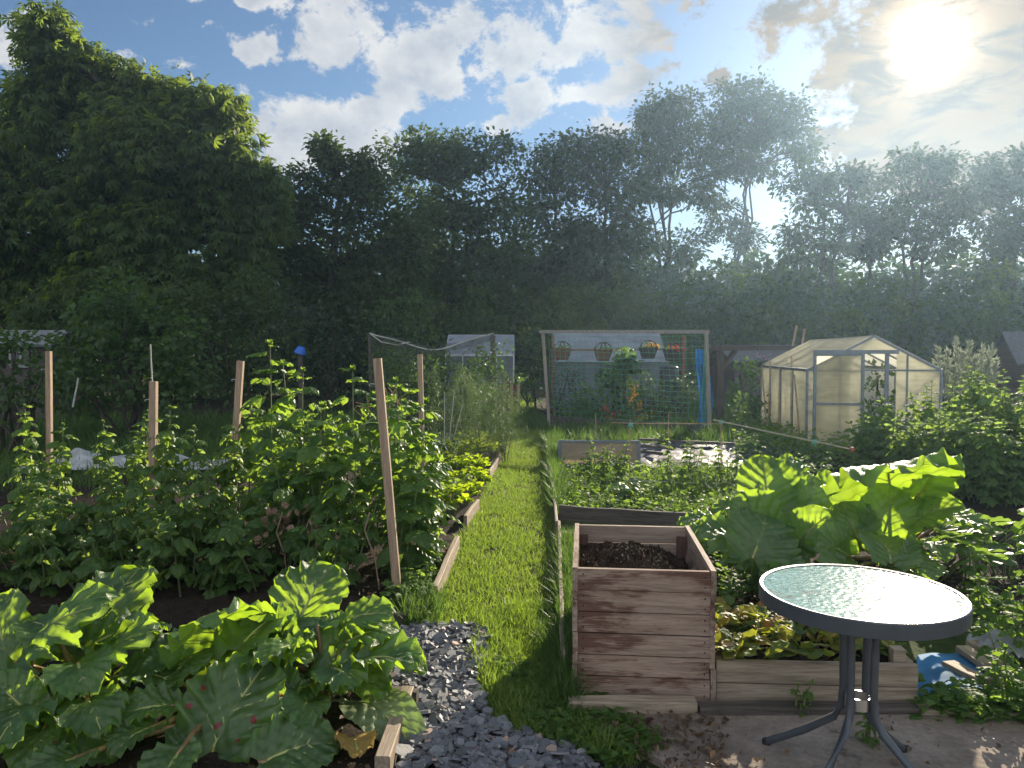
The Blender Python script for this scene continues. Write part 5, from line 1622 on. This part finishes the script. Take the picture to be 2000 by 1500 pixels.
for k, (px, Y, top, lb) in enumerate([(870, 10.4, 715, 'wispy asparagus fern beside the stake, leftmost'), (905, 10.6, 720, 'wispy asparagus fern behind the pale canes'), (940, 10.3, 712, 'tallest wispy asparagus fern'), (965, 10.5, 730, 'wispy asparagus fern, second from the path'), (985, 10.2, 745, 'wispy asparagus fern nearest the path')]):
    t = P3(px, top, Y); o = thing('asparagus_fern', lb, 'asparagus', (t.x, Y, 0), 0, 'asparagus ferns left of the path')
    sb = MB(); P = []
    for c in range(6):
        e = Vector((t.x + R.uniform(-.28, .28), Y + R.uniform(-.25, .25), t.z * R.uniform(.75, 1)))
        b = Vector((t.x + R.uniform(-.06, .06), Y + R.uniform(-.06, .06), 0)); sb.tube([b, b.lerp(e, .5), e], [.006, .004, .002], 4, False)
        for q in range(26):
            s = b.lerp(e, .22 + .78 * q / 26); L = .30 * (1.15 - q / 26); a = R.uniform(0, 6.28)
            f = s + Vector((math.cos(a) * L, math.sin(a) * L, L * .35))
            sb.tube([s, f], [.0015, .001], 3, False)
            for j in range(26): P.append(tuple(s.lerp(f, R.random() ** .7) + Vector((R.gauss(0, .025), R.gauss(0, .025), R.gauss(0, .025)))))
    sb.build('stems', M_STEM, o)
    P = np.array(P); n = len(P); mb = MB(); mb.leaves(T_NEEDLE, P, rdir(n, .5), rdir(n, .3), .055); mb.build('foliage', M_ASP, o)

# bushy plants inside the dark net, left
for k, (px, top, Y, lb) in enumerate([(765, 680, 13.8, 'leafy fruit bush inside the dark net, left'), (805, 690, 12.6, 'leafy fruit bush before the dark net, behind the rear stake'), (858, 678, 14.2, 'leafy fruit bush under the lowest sag of the dark net'), (915, 690, 13.6, 'leafy fruit bush inside the dark net beside the greenhouse glass'), (955, 672, 14.4, 'leafy fruit bush at the right pole of the dark net')]):
    h = P3(px, top, Y).z
    k_ = F / Y
    shrub('fruit_bush', lb, Y, [(px, top + 22, 34, 34), (px - 18, top + 60, 42, 50), (px + 20, top + 52, 40, 50), (px, 785, 50, 40)], per=9, cs=.1, leaf=.09, cat='fruit bush', group='fruit bushes by the dark net', T=T_DIA)

# shrubs inside the net frame
for lb, Y, lo, mm, T in [
    ('dense green bush in the middle of the net frame, below the second basket', 16.1, [(1185, 785, 60, 50), (1215, 755, 48, 48), (1160, 800, 55, 36), (1240, 795, 50, 42), (1150, 770, 30, 30)], M_WEED, T_DIA),
    ('tall sunflower-like plant reaching up between the baskets', 16.0, [(1195, 740, 14, 18), (1225, 715, 12, 14), (1210, 730, 18, 14), (1222, 698, 6, 10)], M_BUSH, T_ROUND),
    ('brownish feathery bush behind the left post of the net frame', 16.3, [(1100, 775, 36, 60), (1122, 800, 36, 42), (1108, 730, 26, 36)], M_TREE2, T_NARROW),
    ('dark green bush before the water butt', 16.2, [(1285, 785, 48, 46), (1330, 795, 46, 44), (1262, 775, 30, 46), (1345, 765, 26, 36)], M_BUSH, T_DIA),
    ('yellow-green young bush at the foot of the left post', 15.9, [(1095, 800, 16, 24), (1115, 815, 20, 20)], M_WEED, T_DIA)]:
    shrub('garden_bush', lb, Y, lo, m=mm, T=T, per=9, cs=.10, leaf=.10 if T is not T_ROUND else .15, group='bushes inside the net frame')


def flowers(name, label, pts, m, leafsz, grp=None):
    c = P3(*pts[0]); b = Vector((c.x, c.y, 0)); o = thing(name, label, 'flowers', b, 0, grp)
    mb = MB(); sb = MB()
    for p in pts:
        e = P3(*p); n = 10
        mb.leaves(T_DIAW, np.array(e) + RN.normal(size=(n, 3)) * leafsz * .7, rdir(n, .4), rdir(n, .5), leafsz)
        sb.tube([(e.x, e.y, 0), e], [.008, .005], 4, False)
    mb.build('petals', m, o); sb.build('stems', M_STEM, o)


flowers('lily_flowers', 'tall spike of orange-yellow flowers behind the green netting', [(1236, 755, 15.4), (1240, 775, 15.4), (1246, 790, 15.4), (1238, 765, 15.4), (1250, 800, 15.4), (1233, 782, 15.4)], M_FLOW_O, .06)
flowers('red_flowers', 'small red flowers low behind the netting, left of the orange ones', [(1183, 800, 15.3), (1188, 812, 15.3), (1201, 812, 15.3)], M_FLOW_R, .06)
flowers('orange_flowers', 'low orange flowers at the bottom board of the net frame', [(1258, 816, 15.2), (1266, 812, 15.2)], M_FLOW_O, .06)
flowers('pink_flowers', 'pale pink flower heads beyond the pergola post', [(1480, 698, 18.4), (1490, 694, 18.4), (1500, 700, 18.4), (1520, 700, 18.4), (1530, 695, 18.4)], leafmat('pink_petal', [(.35, .14, .18), (.5, .28, .3)], (.5, .2, .25), .4), .05)
shrub('tomato_plants', 'leafy plants growing inside the cream greenhouse, seen through its open door', 13.2, [(1700, 780, 22, 40), (1715, 740, 14, 26), (1690, 810, 26, 30), (1740, 800, 26, 30)], per=9, cs=.1, leaf=.1, cat='plants')
for lb, Y, lo, mm in [('pale leafy bush between the pergola and the cream greenhouse', 17.5, [(1470, 730, 22, 24), (1455, 760, 24, 26), (1480, 770, 24, 28), (1450, 715, 14, 18)], M_WEED),
                      ('broad-leaved bright plant by the back corner of the cream greenhouse', 14.6, [(1455, 800, 26, 22), (1475, 790, 18, 22), (1440, 815, 18, 16)], M_BUSH)]:
    shrub('garden_bush', lb, Y, lo, m=mm, per=9, cs=.1, leaf=.12, group='bushes by the cream greenhouse')

# tall weedy plants in the right bed
tw = [((1180, 852), 8.6, .16, 'tomato-like plant before the cold frame'), ((1205, 862), 8.4, .14, 'weedy plant leaning on the middle cane'), ((1335, 845), 8.4, .22, 'tall bushy weed between the two twined canes'), ((1375, 860), 8.1, .24, 'bushy weed left of the corner cane'), ((1320, 890), 7.8, .22, 'low bushy weed in front of the tall one'), ((1430, 880), 8.0, .22, 'bushy weed right of the corner cane'), ((1400, 920), 7.6, .2, 'low yellowing weed before the corner cane'), ((1145, 880), 9.0, .14, 'small weed at the left end of the cold frame')]
for (px, py), Y, sp, lb in tw:
    t = P3(px, py, Y); canes('weed_plant', lb, t, t.z, 5, sp, .055, T_RASP, M_WEED, 'tall weeds in the right bed', step=.035, trif=True, cat='weed', lean=.3, petiole=.035)
for lb, (px, py), Y in [('nettle-like plant behind the sloping cane, left', (1520, 862), 9.6), ('nettle-like plant behind the sloping cane, before the greenhouse corner', (1560, 870), 9.2), ('nettle-like plant between the two heads of the right rhubarb', (1610, 885), 7.9), ('nettle-like plant before the greenhouse door', (1640, 905), 8.2), ('nettle-like plant behind the plastic sheet', (1470, 850), 10.4)]:
    t = P3(px, py, Y); canes('nettle_plant', lb, t, t.z, 8, .32, .08, T_RASP, M_BUSH, 'nettles before the greenhouse', step=.045, trif=True, cat='nettle', petiole=.05)
c = G(1225, 985); rosette('cabbage_seedling', 'young pale cabbage plant at the foot of the middle cane', c, .26, 9, .16, T_ROUND, leafmat('cabbage_leaf', [(.07, .13, .06), (.12, .19, .09)], (.3, .42, .1), .42), None, 'cabbage', .10, 1)

# leafy hedge of tall plants on the right
M_HEDGE = leafmat('hedge_leaf', [(.050, .105, .034), (.11, .185, .055)], (.36, .52, .08), .45, .58, .35)
hb = [((1745, 800), 9.6, .32, 'bright bushy plant before the greenhouse door'), ((1715, 830), 9.0, .3, 'bright low bushy plant left of the tall ones'), ((1835, 770), 9.0, .35, 'tall leafy plant, first of the right-hand thicket'), ((1880, 765), 8.4, .35, 'tall leafy plant in the middle of the right-hand thicket'), ((1950, 742), 8.6, .36, 'tallest leafy plant of the right-hand thicket'), ((2010, 755), 8.0, .36, 'tall leafy plant at the right border'),
      ((1860, 820), 7.6, .36, 'dark leafy plant at the front of the right-hand thicket'), ((1930, 830), 7.3, .36, 'dark leafy plant behind the squash leaves'), ((2010, 850), 7.2, .36, 'dark leafy plant at the right border above the squash'), ((1790, 830), 8.2, .3, 'leafy plant rising behind the big rhubarb leaf')]
for (px, py), Y, sp, lb in hb:
    t = P3(px, py - 22, Y); canes('leafy_plant', lb, t, t.z, 13, sp * 1.05, .10, T_RASP, M_HEDGE, 'leafy thicket at the right', step=.04, trif=True, cat='plant', lean=.22, petiole=.05)

# silvery plumes
M_SILVER = leafmat('silver_leaf', [(.19, .22, .16), (.33, .36, .27)], (.32, .36, .24), .35, .7)
t0p = P3(1890, 760, 13.5); o = thing('silvery_shrub', 'shrub of upright silvery white plumes behind the right greenhouse corner', 'shrub', (t0p.x, 13.5, 0))
P = []; sb = MB(); Dp = []
for px, py in [(1868, 665), (1850, 690), (1893, 672), (1918, 678), (1938, 678), (1832, 683), (1840, 715), (1880, 690), (1905, 700), (1928, 710), (1862, 720), (1895, 725), (1945, 705)]:
    e = P3(px, py, 13.5 + R.uniform(-.2, .2)); b = Vector((t0p.x + R.uniform(-.15, .15), 13.5, .25))
    q = b.lerp(e, .45) + Vector(((e.x - b.x) * .35, 0, 0)); sb.tube([b, q, e], [.012, .008, .003], 4, False)
    for k in range(170):
        tt = R.random(); s = q.lerp(e, tt); w = .055 * (1.15 - tt)
        P.append(tuple(s + Vector((R.gauss(0, w), R.gauss(0, w), R.gauss(0, .02))))); Dp.append((R.gauss(0, .5), R.gauss(0, .5), .9))
sb.build('stems', M_STEM, o); P = np.array(P); mb = MB(); mb.leaves(T_NARROW, P, np.array(Dp), rdir(len(P)), .10); mb.build('plumes', M_SILVER, o)

# ------------------------------------------------------------------ strawberries
M_STRAW = leafmat('strawberry_leaf', [(.035, .085, .018), (.085, .155, .035), (.26, .22, .03), (.38, .08, .03)], (.34, .36, .03), .42, .55, .35, xpos=(.82, .97))
M_REDST = simple('red_stalk', (.16, .08, .04), .6)
T_STRAW = t_ovate(.46, rows=5, curl=.15, fold=.08, serr=.08)
sx, sy = Vector((math.cos(sang), math.sin(sang), 0)), Vector((-math.sin(sang), math.cos(sang), 0))
for k, (u, v, w) in enumerate([(-.36, .05, 'against the tall planter'), (-.22, -.1, 'at the front board'), (-.26, .15, 'by the back board'), (-.08, .06, 'with the reddest leaves'), (.05, -.12, 'beneath the table edge'), (.14, .1, 'beside the table legs'), (.27, -.04, 'beside the grey sack'), (-.40, -.14, 'in the front left corner')]):
    c = sc_ + sx * u + sy * v
    rosette('strawberry_plant', 'strawberry plant with reddening leaves, ' + w, c, .15, 20, .075, T_STRAW, M_STRAW, 'strawberries in the plank bed', 'strawberry', .19, 3, M_REDST).location.z = .13

# ------------------------------------------------------------------ squash and plants at the right border
M_SQ = leafmat('squash_leaf', [(.06, .13, .035), (.12, .20, .05)], (.30, .46, .06), .45, .38)


def bigleaf_plant(name, label, cat, c, n, leaf, spread, H, T, m, group=None):
    o = thing(name, label, cat, (c[0], c[1], 0), 0, group)
    sb = MB(); P, D, U, S = [], [], [], []
    for k in range(n):
        az = k * 2.4 + R.uniform(-.5, .5); rr = spread * math.sqrt((k + .6) / n); h = H * R.uniform(.55, 1.1)
        e = Vector((c[0] + rr * math.cos(az), c[1] + rr * math.sin(az), h)); b = Vector((c[0] + rr * .3 * math.cos(az), c[1] + rr * .3 * math.sin(az), 0))
        sb.tube([b, b.lerp(e, .5) + Vector((0, 0, .04)), e], [.006, .006, .004], 5, False)
        P.append(e); D.append(Vector((math.cos(az), math.sin(az), R.uniform(-.4, .4)))); U.append(Vector((R.gauss(0, .35), R.gauss(0, .35), 1))); S.append(leaf * R.uniform(.7, 1.2))
    sb.build('stalks', M_STEM, o); mb = MB(); mb.leaves(T, np.array([tuple(p) for p in P]), np.array([tuple(p) for p in D]), np.array([tuple(p) for p in U]), np.array(S)); mb.build('foliage', m, o)
    return o


for (px, Y, lb) in [(1895, 5.3, 'squash plant with lobed pale leaves right of the big rhubarb'), (1965, 5.0, 'squash plant at the right border with glossy lobed leaves'), (1800, 4.9, 'squash plant in the shade behind the table')]:
    c = P3(px, 1050, Y); bigleaf_plant('squash_plant', lb, 'squash', c, 16, .22, .42, .36, T_LOBE5, M_SQ, 'squash plants at the right')
for (px, Y, H, lb) in [(1990, 3.7, .42, 'weedy plant at the right border above the white cloth'), (2000, 3.15, .3, 'sprawling weed at the right border of the patio'), (1960, 4.2, .4, 'reddish weed behind the white cloth')]:
    c = P3(px, 1300, Y); canes('weed_plant', lb, c, H, 7, .25, .06, T_RASP, M_WEED, 'weeds at the right border', step=.035, cat='weed', petiole=.04, lean=.5)
for (px, py, lb) in [(1685, 1465, 'sprig of weed growing under the table between its legs'), (1560, 1405, 'small sprig of weed by the dark sill timber')]:
    c = G(px, py); canes('weed_sprig', lb, c, .16, 3, .06, .045, T_DIA, M_WEED, 'sprigs on the patio', step=.03, cat='weed', petiole=.02)

# ------------------------------------------------------------------ rhubarb
def rhubmat(name, spots=False, dark=1.0):
    m, t, out = mat(name)
    uv = t.n('ShaderNodeTexCoord').outputs['UV']; sp = t.n('ShaderNodeSeparateXYZ', {0: uv})
    s = sp.outputs[0]; a = t.m('ABSOLUTE', t.m('SUBTRACT', t.m('MULTIPLY', sp.outputs[1], 2.0), 1.0))
    q = t.m('SUBTRACT', t.m('MULTIPLY', s, 7.0), t.m('MULTIPLY', a, 2.6))
    fr = t.m('ABSOLUTE', t.m('SUBTRACT', t.m('FRACT', q), 0.5))
    vein = t.m('MAXIMUM', t.ss(fr, .44, .495), t.ss(a, .05, .015))
    c = coords(t); f = t.noise(c, 7, 5)
    fine = t.ss(t.n('ShaderNodeTexVoronoi', {'Vector': c, 'Scale': 55}, feature='DISTANCE_TO_EDGE').outputs[0], .0, .09)
    base = t.mix(t.ss(f, .3, .7), (.052 * dark, .118 * dark, .032 * dark), (.092 * dark, .180 * dark, .052 * dark))
    base = t.mix(t.m('MULTIPLY', vein, .75), base, (.20, .26, .10))
    trc = t.mix(t.ss(f, .3, .7), (.34, .54, .02), (.48, .70, .04))
    trc = t.mix(t.m('MULTIPLY', vein, .6), trc, (.14, .22, .02))
    if spots:
        vo = t.n('ShaderNodeTexVoronoi', {'Vector': t.v('ADD', c, t.v('MULTIPLY', t.noise(c, 60, 3, col=True), (.02, .02, .02))), 'Scale': 13}).outputs[0]
        k = t.m('MULTIPLY', t.ss(vo, .21, .15), t.ss(t.noise(c, 9, 2), .44, .50))
        base = t.mix(k, base, (.32, .035, .03)); trc = t.mix(k, trc, (.30, .03, .02))
    h = t.m('ADD', t.m('MULTIPLY', vein, -.8), t.m('MULTIPLY', fine, .25))
    bp = t.n('ShaderNodeBump', {'Strength': .35, 'Height': h, 'Distance': .006})
    b = t.n('ShaderNodeBsdfPrincipled', {'Base Color': base, 'Roughness': .43, 'Specular IOR Level': 1.0, 'Normal': bp.outputs[0]})
    tr = t.n('ShaderNodeBsdfTranslucent', {'Color': trc, 'Normal': bp.outputs[0]})
    t.put(out.inputs[0], t.n('ShaderNodeMixShader', {0: .52, 1: b.outputs[0], 2: tr.outputs[0]}).outputs[0])
    return m


M_RH = rhubmat('rhubarb_leaf'); M_RHS = rhubmat('spotted_rhubarb_leaf', True)
M_RIB = simple('leaf_rib', (.30, .33, .10), .5); M_STALK = simple('rhubarb_stalk', (.22, .14, .06), .45, var=.5, scale=8)


def rhub_leaf(parent, base, tip, n, crown=None, width=.43, cup=.22, ruffle=.055, arch=.10, droop=.12, m=None, label=None, seed=None, nS=58, nT=39):
    rg = np.random.default_rng(seed if seed is not None else R.randint(0, 10 ** 6))
    base, tip = Vector(base), Vector(tip)
    width *= 1.3
    ax = tip - base; L = ax.length; y = ax / L
    n = Vector(n); x = y.cross(n).normalized(); z = x.cross(y)
    s, t = np.meshgrid(np.linspace(0, 1, nS), np.linspace(-1, 1, nT), indexing='ij')
    at = np.abs(t)
    ws = width * L * 1.50 * (s + .012) ** .42 * (1.002 - s) ** .52
    k1, k2, k3 = rg.uniform(0, 6.3, 3)
    side = np.sign(t)
    edge = 1 + .045 * np.sin(s * 15 + k1 * side) + .018 * np.sin(s * 37 + k2 * side)
    X = t * ws * edge
    back = .26 * L * at ** 1.6 * (1 - s) ** 2.2 - .16 * L * at * s * (1 - s)
    Yc = s * L - back
    f1 = 5.4 + rg.uniform(-.7, .7)
    ph = 2 * PI * f1 * (s - .28 * at)
    Z = cup * ws * at ** 1.35 + ruffle * L * at ** 1.8 * np.sin(ph + k3 * (side > 0) + side * .6) + ruffle * .45 * L * at ** 3 * np.sin(ph * 2.3 + k2 + side)
    Z += arch * L * np.sin(PI * s) - droop * L * s ** 2.2
    qd = np.abs(np.sin(PI * (s * 7 - at * 2.6)))
    Z += .020 * L * np.sqrt(qd) * np.minimum(1, at * 5) * (1 - .3 * at)
    Z += .030 * L * np.sin(X / L * 8 + k2) * np.sin(Yc / L * 7 + k3) + .012 * L * np.sin(X / L * 37 + k1) * np.sin(Yc / L * 31 + k2)
    X = X + ruffle * .35 * L * at ** 2 * np.cos(ph + k3) * side * .5
    xx, yy, zz = np.array(x), np.array(y), np.array(z)
    V = np.array(base) + X[..., None] * xx + Yc[..., None] * yy + Z[..., None] * zz
    uv = np.stack([s.ravel(), t.ravel() * .5 + .5], 1)
    mb = MB(); mb.grid(V.reshape(-1, 3), nS, nT, uv)
    o = mb.build('leaf', m or M_RH, parent, smooth=True)
    if label: o['label'] = label
    mid = [base + y * (si * L) + z * (arch * L * math.sin(PI * si) - droop * L * si ** 2.2 - .004) for si in np.linspace(0, .93, 12)]
    mb = MB(); mb.tube(mid, [.0075 * (1 - i / 12.5) + .001 for i in range(12)], 6)
    for i in range(1, 6):
        for sd in (-1, 1):
            si = int(i * nS / 7); pts = []
            for k in range(6):
                ii = min(nS - 1, si + int(k * nS * .072)); jj = (nT // 2) + sd * int(k * (nT // 2) * .17)
                pts.append(Vector(V[ii, jj]) - z * .003)
            mb.tube(pts, [.0032 * (1 - k / 7) for k in range(6)], 4, False)
    mb.build('midrib', M_RIB, o)
    if crown is not None:
        c = Vector(crown) + Vector((R.uniform(-.05, .05), R.uniform(-.05, .05), 0))
        h = (base - c)
        pts = [c, c + h * .35 + Vector((0, 0, .05)), c + h * .7 + Vector((0, 0, .03)), base, mid[1]]
        mb = MB(); mb.tube(pts, [.016, .014, .012, .009, .008], 8); mb.build('stalk', M_STALK, o, smooth=True)
    return o


def LF(pl_, crown, b, bY, tp_, tY, n, **k):
    return rhub_leaf(pl_, P3(b[0], b[1], bY), P3(tp_[0], tp_[1], tY), n, crown, **k)


# left rear crown
cA = G(150, 1400); cA.z = .02
pa = thing('rhubarb_plant', 'rhubarb at the left border with upright leaves reaching highest beside the canes', 'rhubarb', cA, 0, 'rhubarb plants in the left bed')
LF(pa, cA, (195, 1275), 3.25, (262, 1098), 3.55, (-.2, -1, .55), width=.46, cup=.18)
LF(pa, cA, (62, 1300), 3.2, (150, 1150), 3.0, (-.5, -.5, 1), width=.36, cup=-.25, droop=.25)
LF(pa, cA, (20, 1290), 3.3, (-10, 1160), 3.5, (0, -1, .5), width=.42)
LF(pa, cA, (185, 1330), 3.1, (262, 1215), 2.95, (-.6, -.4, .8), width=.36, cup=-.15, droop=.2)
LF(pa, cA, (120, 1360), 3.0, (30, 1425), 2.75, (-.05, -.1, 1), width=.46)
LF(pa, cA, (60, 1400), 2.8, (-20, 1320), 2.8, (-.2, -.5, 1), width=.42)
LF(pa, cA, (170, 1390), 2.9, (215, 1470), 2.65, (.1, -.15, 1), width=.46)
LF(pa, cA, (90, 1420), 2.75, (55, 1500), 2.55, (-.2, -.5, 1), width=.46)
# middle and front crown with the spotted leaf
cB = G(440, 1420); cB.z = .02
pb_ = thing('rhubarb_plant', 'rhubarb in front with one big red-spotted leaf facing the viewer', 'rhubarb', cB, 0, 'rhubarb plants in the left bed')
LF(pb_, cB, (408, 1478), 2.72, (520, 1285), 2.95, (-.25, -1, .55), width=.52, cup=.14, ruffle=.06, arch=.05, droop=.05, m=M_RHS, label='big leaf with red spots', nS=60, nT=45)
LF(pb_, cB, (430, 1275), 3.2, (415, 1150), 3.0, (0, -.35, 1), width=.52, cup=-.32, droop=.32, ruffle=.10)
LF(pb_, cB, (335, 1290), 3.1, (235, 1330), 2.95, (-.1, -.4, 1), width=.45)
LF(pb_, cB, (330, 1330), 3.0, (420, 1245), 3.2, (-.2, -.8, .8), width=.42)
LF(pb_, cB, (300, 1420), 2.75, (215, 1470), 2.6, (-.1, -.1, 1), width=.46)
LF(pb_, cB, (510, 1490), 2.6, (662, 1440), 2.7, (.1, -.5, 1), width=.46)
LF(pb_, cB, (340, 1380), 2.85, (225, 1395), 2.75, (-.2, -.4, 1), width=.46)
LF(pb_, cB, (470, 1330), 2.95, (560, 1270), 3.05, (0, -.7, .9), width=.42)
LF(pb_, cB, (350, 1470), 2.6, (300, 1560), 2.4, (0, -.5, 1), width=.46)
LF(pb_, cB, (150, 1480), 2.6, (60, 1540), 2.4, (0, -.5, 1), width=.46)
# right crown towards the slate
cC = G(620, 1385); cC.z = .02
pc_ = thing('rhubarb_plant', 'rhubarb beside the slate chips with ruffled bright leaves spreading right', 'rhubarb', cC, 0, 'rhubarb plants in the left bed')
LF(pc_, cC, (580, 1225), 3.35, (648, 1098), 3.55, (-.15, -1, .6), width=.50, cup=.22)
LF(pc_, cC, (655, 1235), 3.3, (752, 1180), 3.2, (.1, -.5, 1), width=.36, cup=-.1, droop=.2)
LF(pc_, cC, (622, 1300), 3.15, (735, 1235), 3.3, (.05, -.75, .8), width=.55, cup=.2)
LF(pc_, cC, (690, 1300), 3.1, (815, 1285), 2.95, (.1, -.1, 1), width=.42, cup=.1, ruffle=.08)
LF(pc_, cC, (615, 1335), 3.0, (762, 1335), 2.95, (.1, -.15, 1), width=.45, ruffle=.08)
LF(pc_, cC, (500, 1260), 3.25, (590, 1225), 3.1, (0, -.3, 1), width=.42, cup=-.2, droop=.25)
LF(pc_, cC, (560, 1290), 3.1, (500, 1200), 3.3, (-.2, -.9, .7), width=.42)
LF(pc_, cC, (560, 1370), 2.9, (500, 1290), 3.0, (.2, -.7, .8), width=.4)
LF(pc_, cC, (600, 1345), 2.95, (545, 1400), 2.8, (0, -.5, 1), width=.40)
# pale oval leaf lying over the board and the yellow dying leaf
oc = thing('comfrey_leaf', 'single pale smooth oval leaf lying over the end of the worn board', 'leaf', G(640, 1430))
ol = rhub_leaf(oc, P3(706, 1372, 2.98), P3(816, 1455, 2.78), (.1, -.45, 1), None, width=.34, cup=.12, ruffle=.01, arch=.12, droop=.12, m=leafmat('pale_leaf', [(.15, .21, .10), (.20, .26, .13)], (.25, .38, .06), .4))
mb = MB(); mb.tube([G(590, 1430), G(650, 1425) + Vector((0, 0, .12)), P3(706, 1372, 2.98)], [.007, .006, .005], 6); mb.build('stalk', M_STEM, ol)
yl = thing('dying_leaf', 'curled yellow dying leaf on the soil in front', 'leaf', G(690, 1480))
rhub_leaf(yl, G(690, 1470) + Vector((0, 0, .05)), G(700, 1520) + Vector((0, 0, .1)), (.2, -.5, 1), None, width=.4, ruffle=.04, m=leafmat('yellow_leaf', [(.26, .18, .05), (.40, .27, .08)], (.35, .2, .03), .3, .8, .1))
# right rhubarb: two big heads against the light
cD = G(1500, 1130); cD.z = .02
pd_ = thing('rhubarb_plant', 'dark rhubarb behind the planter, its small bright leaves lit from behind', 'rhubarb', cD, 0, 'rhubarb plants behind the table')
LF(pd_, cD, (1500, 1010), 4.9, (1490, 885), 5.1, (-.2, -1, .3), width=.42, cup=.2)
LF(pd_, cD, (1530, 970), 5.0, (1555, 888), 5.2, (0, -1, .3), width=.36)
LF(pd_, cD, (1470, 1085), 4.6, (1372, 1025), 4.5, (-.2, -.5, 1), width=.5, cup=-.15, ruffle=.08)
LF(pd_, cD, (1500, 1050), 4.7, (1435, 975), 4.6, (-.2, -.8, .7), width=.5)
LF(pd_, cD, (1470, 1090), 4.4, (1500, 1000), 4.6, (-.1, -1, .4), width=.6, cup=.1, ruffle=.05)
LF(pd_, cD, (1560, 1020), 4.9, (1600, 930), 5.0, (.1, -.9, .5), width=.4)
LF(pd_, cD, (1560, 1060), 4.6, (1620, 1000), 4.5, (.2, -.7, .8), width=.5)
LF(pd_, cD, (1590, 1000), 5.0, (1640, 925), 5.1, (0, -.8, .6), width=.4)
LF(pd_, cD, (1520, 1100), 4.4, (1560, 1130), 4.2, (0, -.6, 1), width=.5)
LF(pd_, cD, (1420, 1060), 4.7, (1362, 1045), 4.6, (0, -.3, 1), width=.36, cup=-.1, ruffle=.12)
cE = G(1740, 1120); cE.z = .02
pe_ = thing('rhubarb_plant', 'largest rhubarb, right of the dark one, topped by a broad glowing leaf', 'rhubarb', cE, 0, 'rhubarb plants behind the table')
LF(pe_, cE, (1740, 960), 4.7, (1735, 872), 4.2, (-.1, .5, 1), width=.54, cup=-.22, ruffle=.08, droop=.22)
LF(pe_, cE, (1720, 1060), 4.5, (1745, 945), 4.6, (0, -1, .3), width=.5, cup=.12, ruffle=.05)
LF(pe_, cE, (1790, 970), 4.6, (1868, 895), 4.5, (.3, -.4, .9), width=.42, cup=-.2)
LF(pe_, cE, (1790, 1020), 4.5, (1878, 980), 4.4, (.2, -.5, .9), width=.45)
LF(pe_, cE, (1800, 1060), 4.4, (1850, 1090), 4.2, (.2, -.5, 1), width=.5)
LF(pe_, cE, (1680, 1060), 4.5, (1640, 980), 4.6, (-.2, -.9, .5), width=.55)
LF(pe_, cE, (1660, 1090), 4.4, (1600, 1060), 4.3, (-.2, -.7, .8), width=.6)
LF(pe_, cE, (1740, 1100), 4.2, (1720, 1040), 4.4, (0, -1, .4), width=.7)
LF(pe_, cE, (1660, 1110), 4.2, (1640, 1150), 4.0, (-.1, -.6, 1), width=.6)
LF(pe_, cE, (1780, 1110), 4.2, (1820, 1080), 4.3, (0, -.8, .7), width=.6)


def more_leaves(pl_, crown, n, rad, z0, z1, L0, L1, a0=0.0, w=.44, tilt=.35, back=False):
    for k in range(n):
        az = a0 + k * 2.4 + R.uniform(-.3, .3); f = math.sqrt((k + .6) / n)
        o = Vector((math.cos(az), math.sin(az), 0)); L = R.uniform(L0, L1)
        if back and o.y < -.15: continue
        z = z1 + (z0 - z1) * f + R.uniform(-.03, .03)
        b = Vector(crown) + o * rad * f; b.z = z
        tp_ = b + o * L * R.uniform(.75, .95) + Vector((0, 0, L * R.uniform(-.15, .45) * (1.1 - f)))
        nn = Vector((0, 0, 1)) - o * tilt * R.uniform(.2, 1) + Vector((R.gauss(0, .15), R.gauss(0, .15) - .12, 0))
        rhub_leaf(pl_, b, tp_, nn, crown, width=w * R.uniform(.85, 1.1), cup=R.uniform(-.15, .25), ruffle=R.uniform(.05, .08), nS=44, nT=29)


more_leaves(pa, cA, 11, .30, .16, .36, .26, .36, .4)
more_leaves(pb_, cB, 11, .28, .14, .34, .24, .34, 1.2, back=True)
more_leaves(pc_, cC, 11, .26, .16, .36, .24, .34, 2.0)
more_leaves(pd_, cD, 13, .42, .22, .62, .26, .38, .9)
more_leaves(pe_, cE, 15, .50, .20, .66, .26, .40, 2.2)
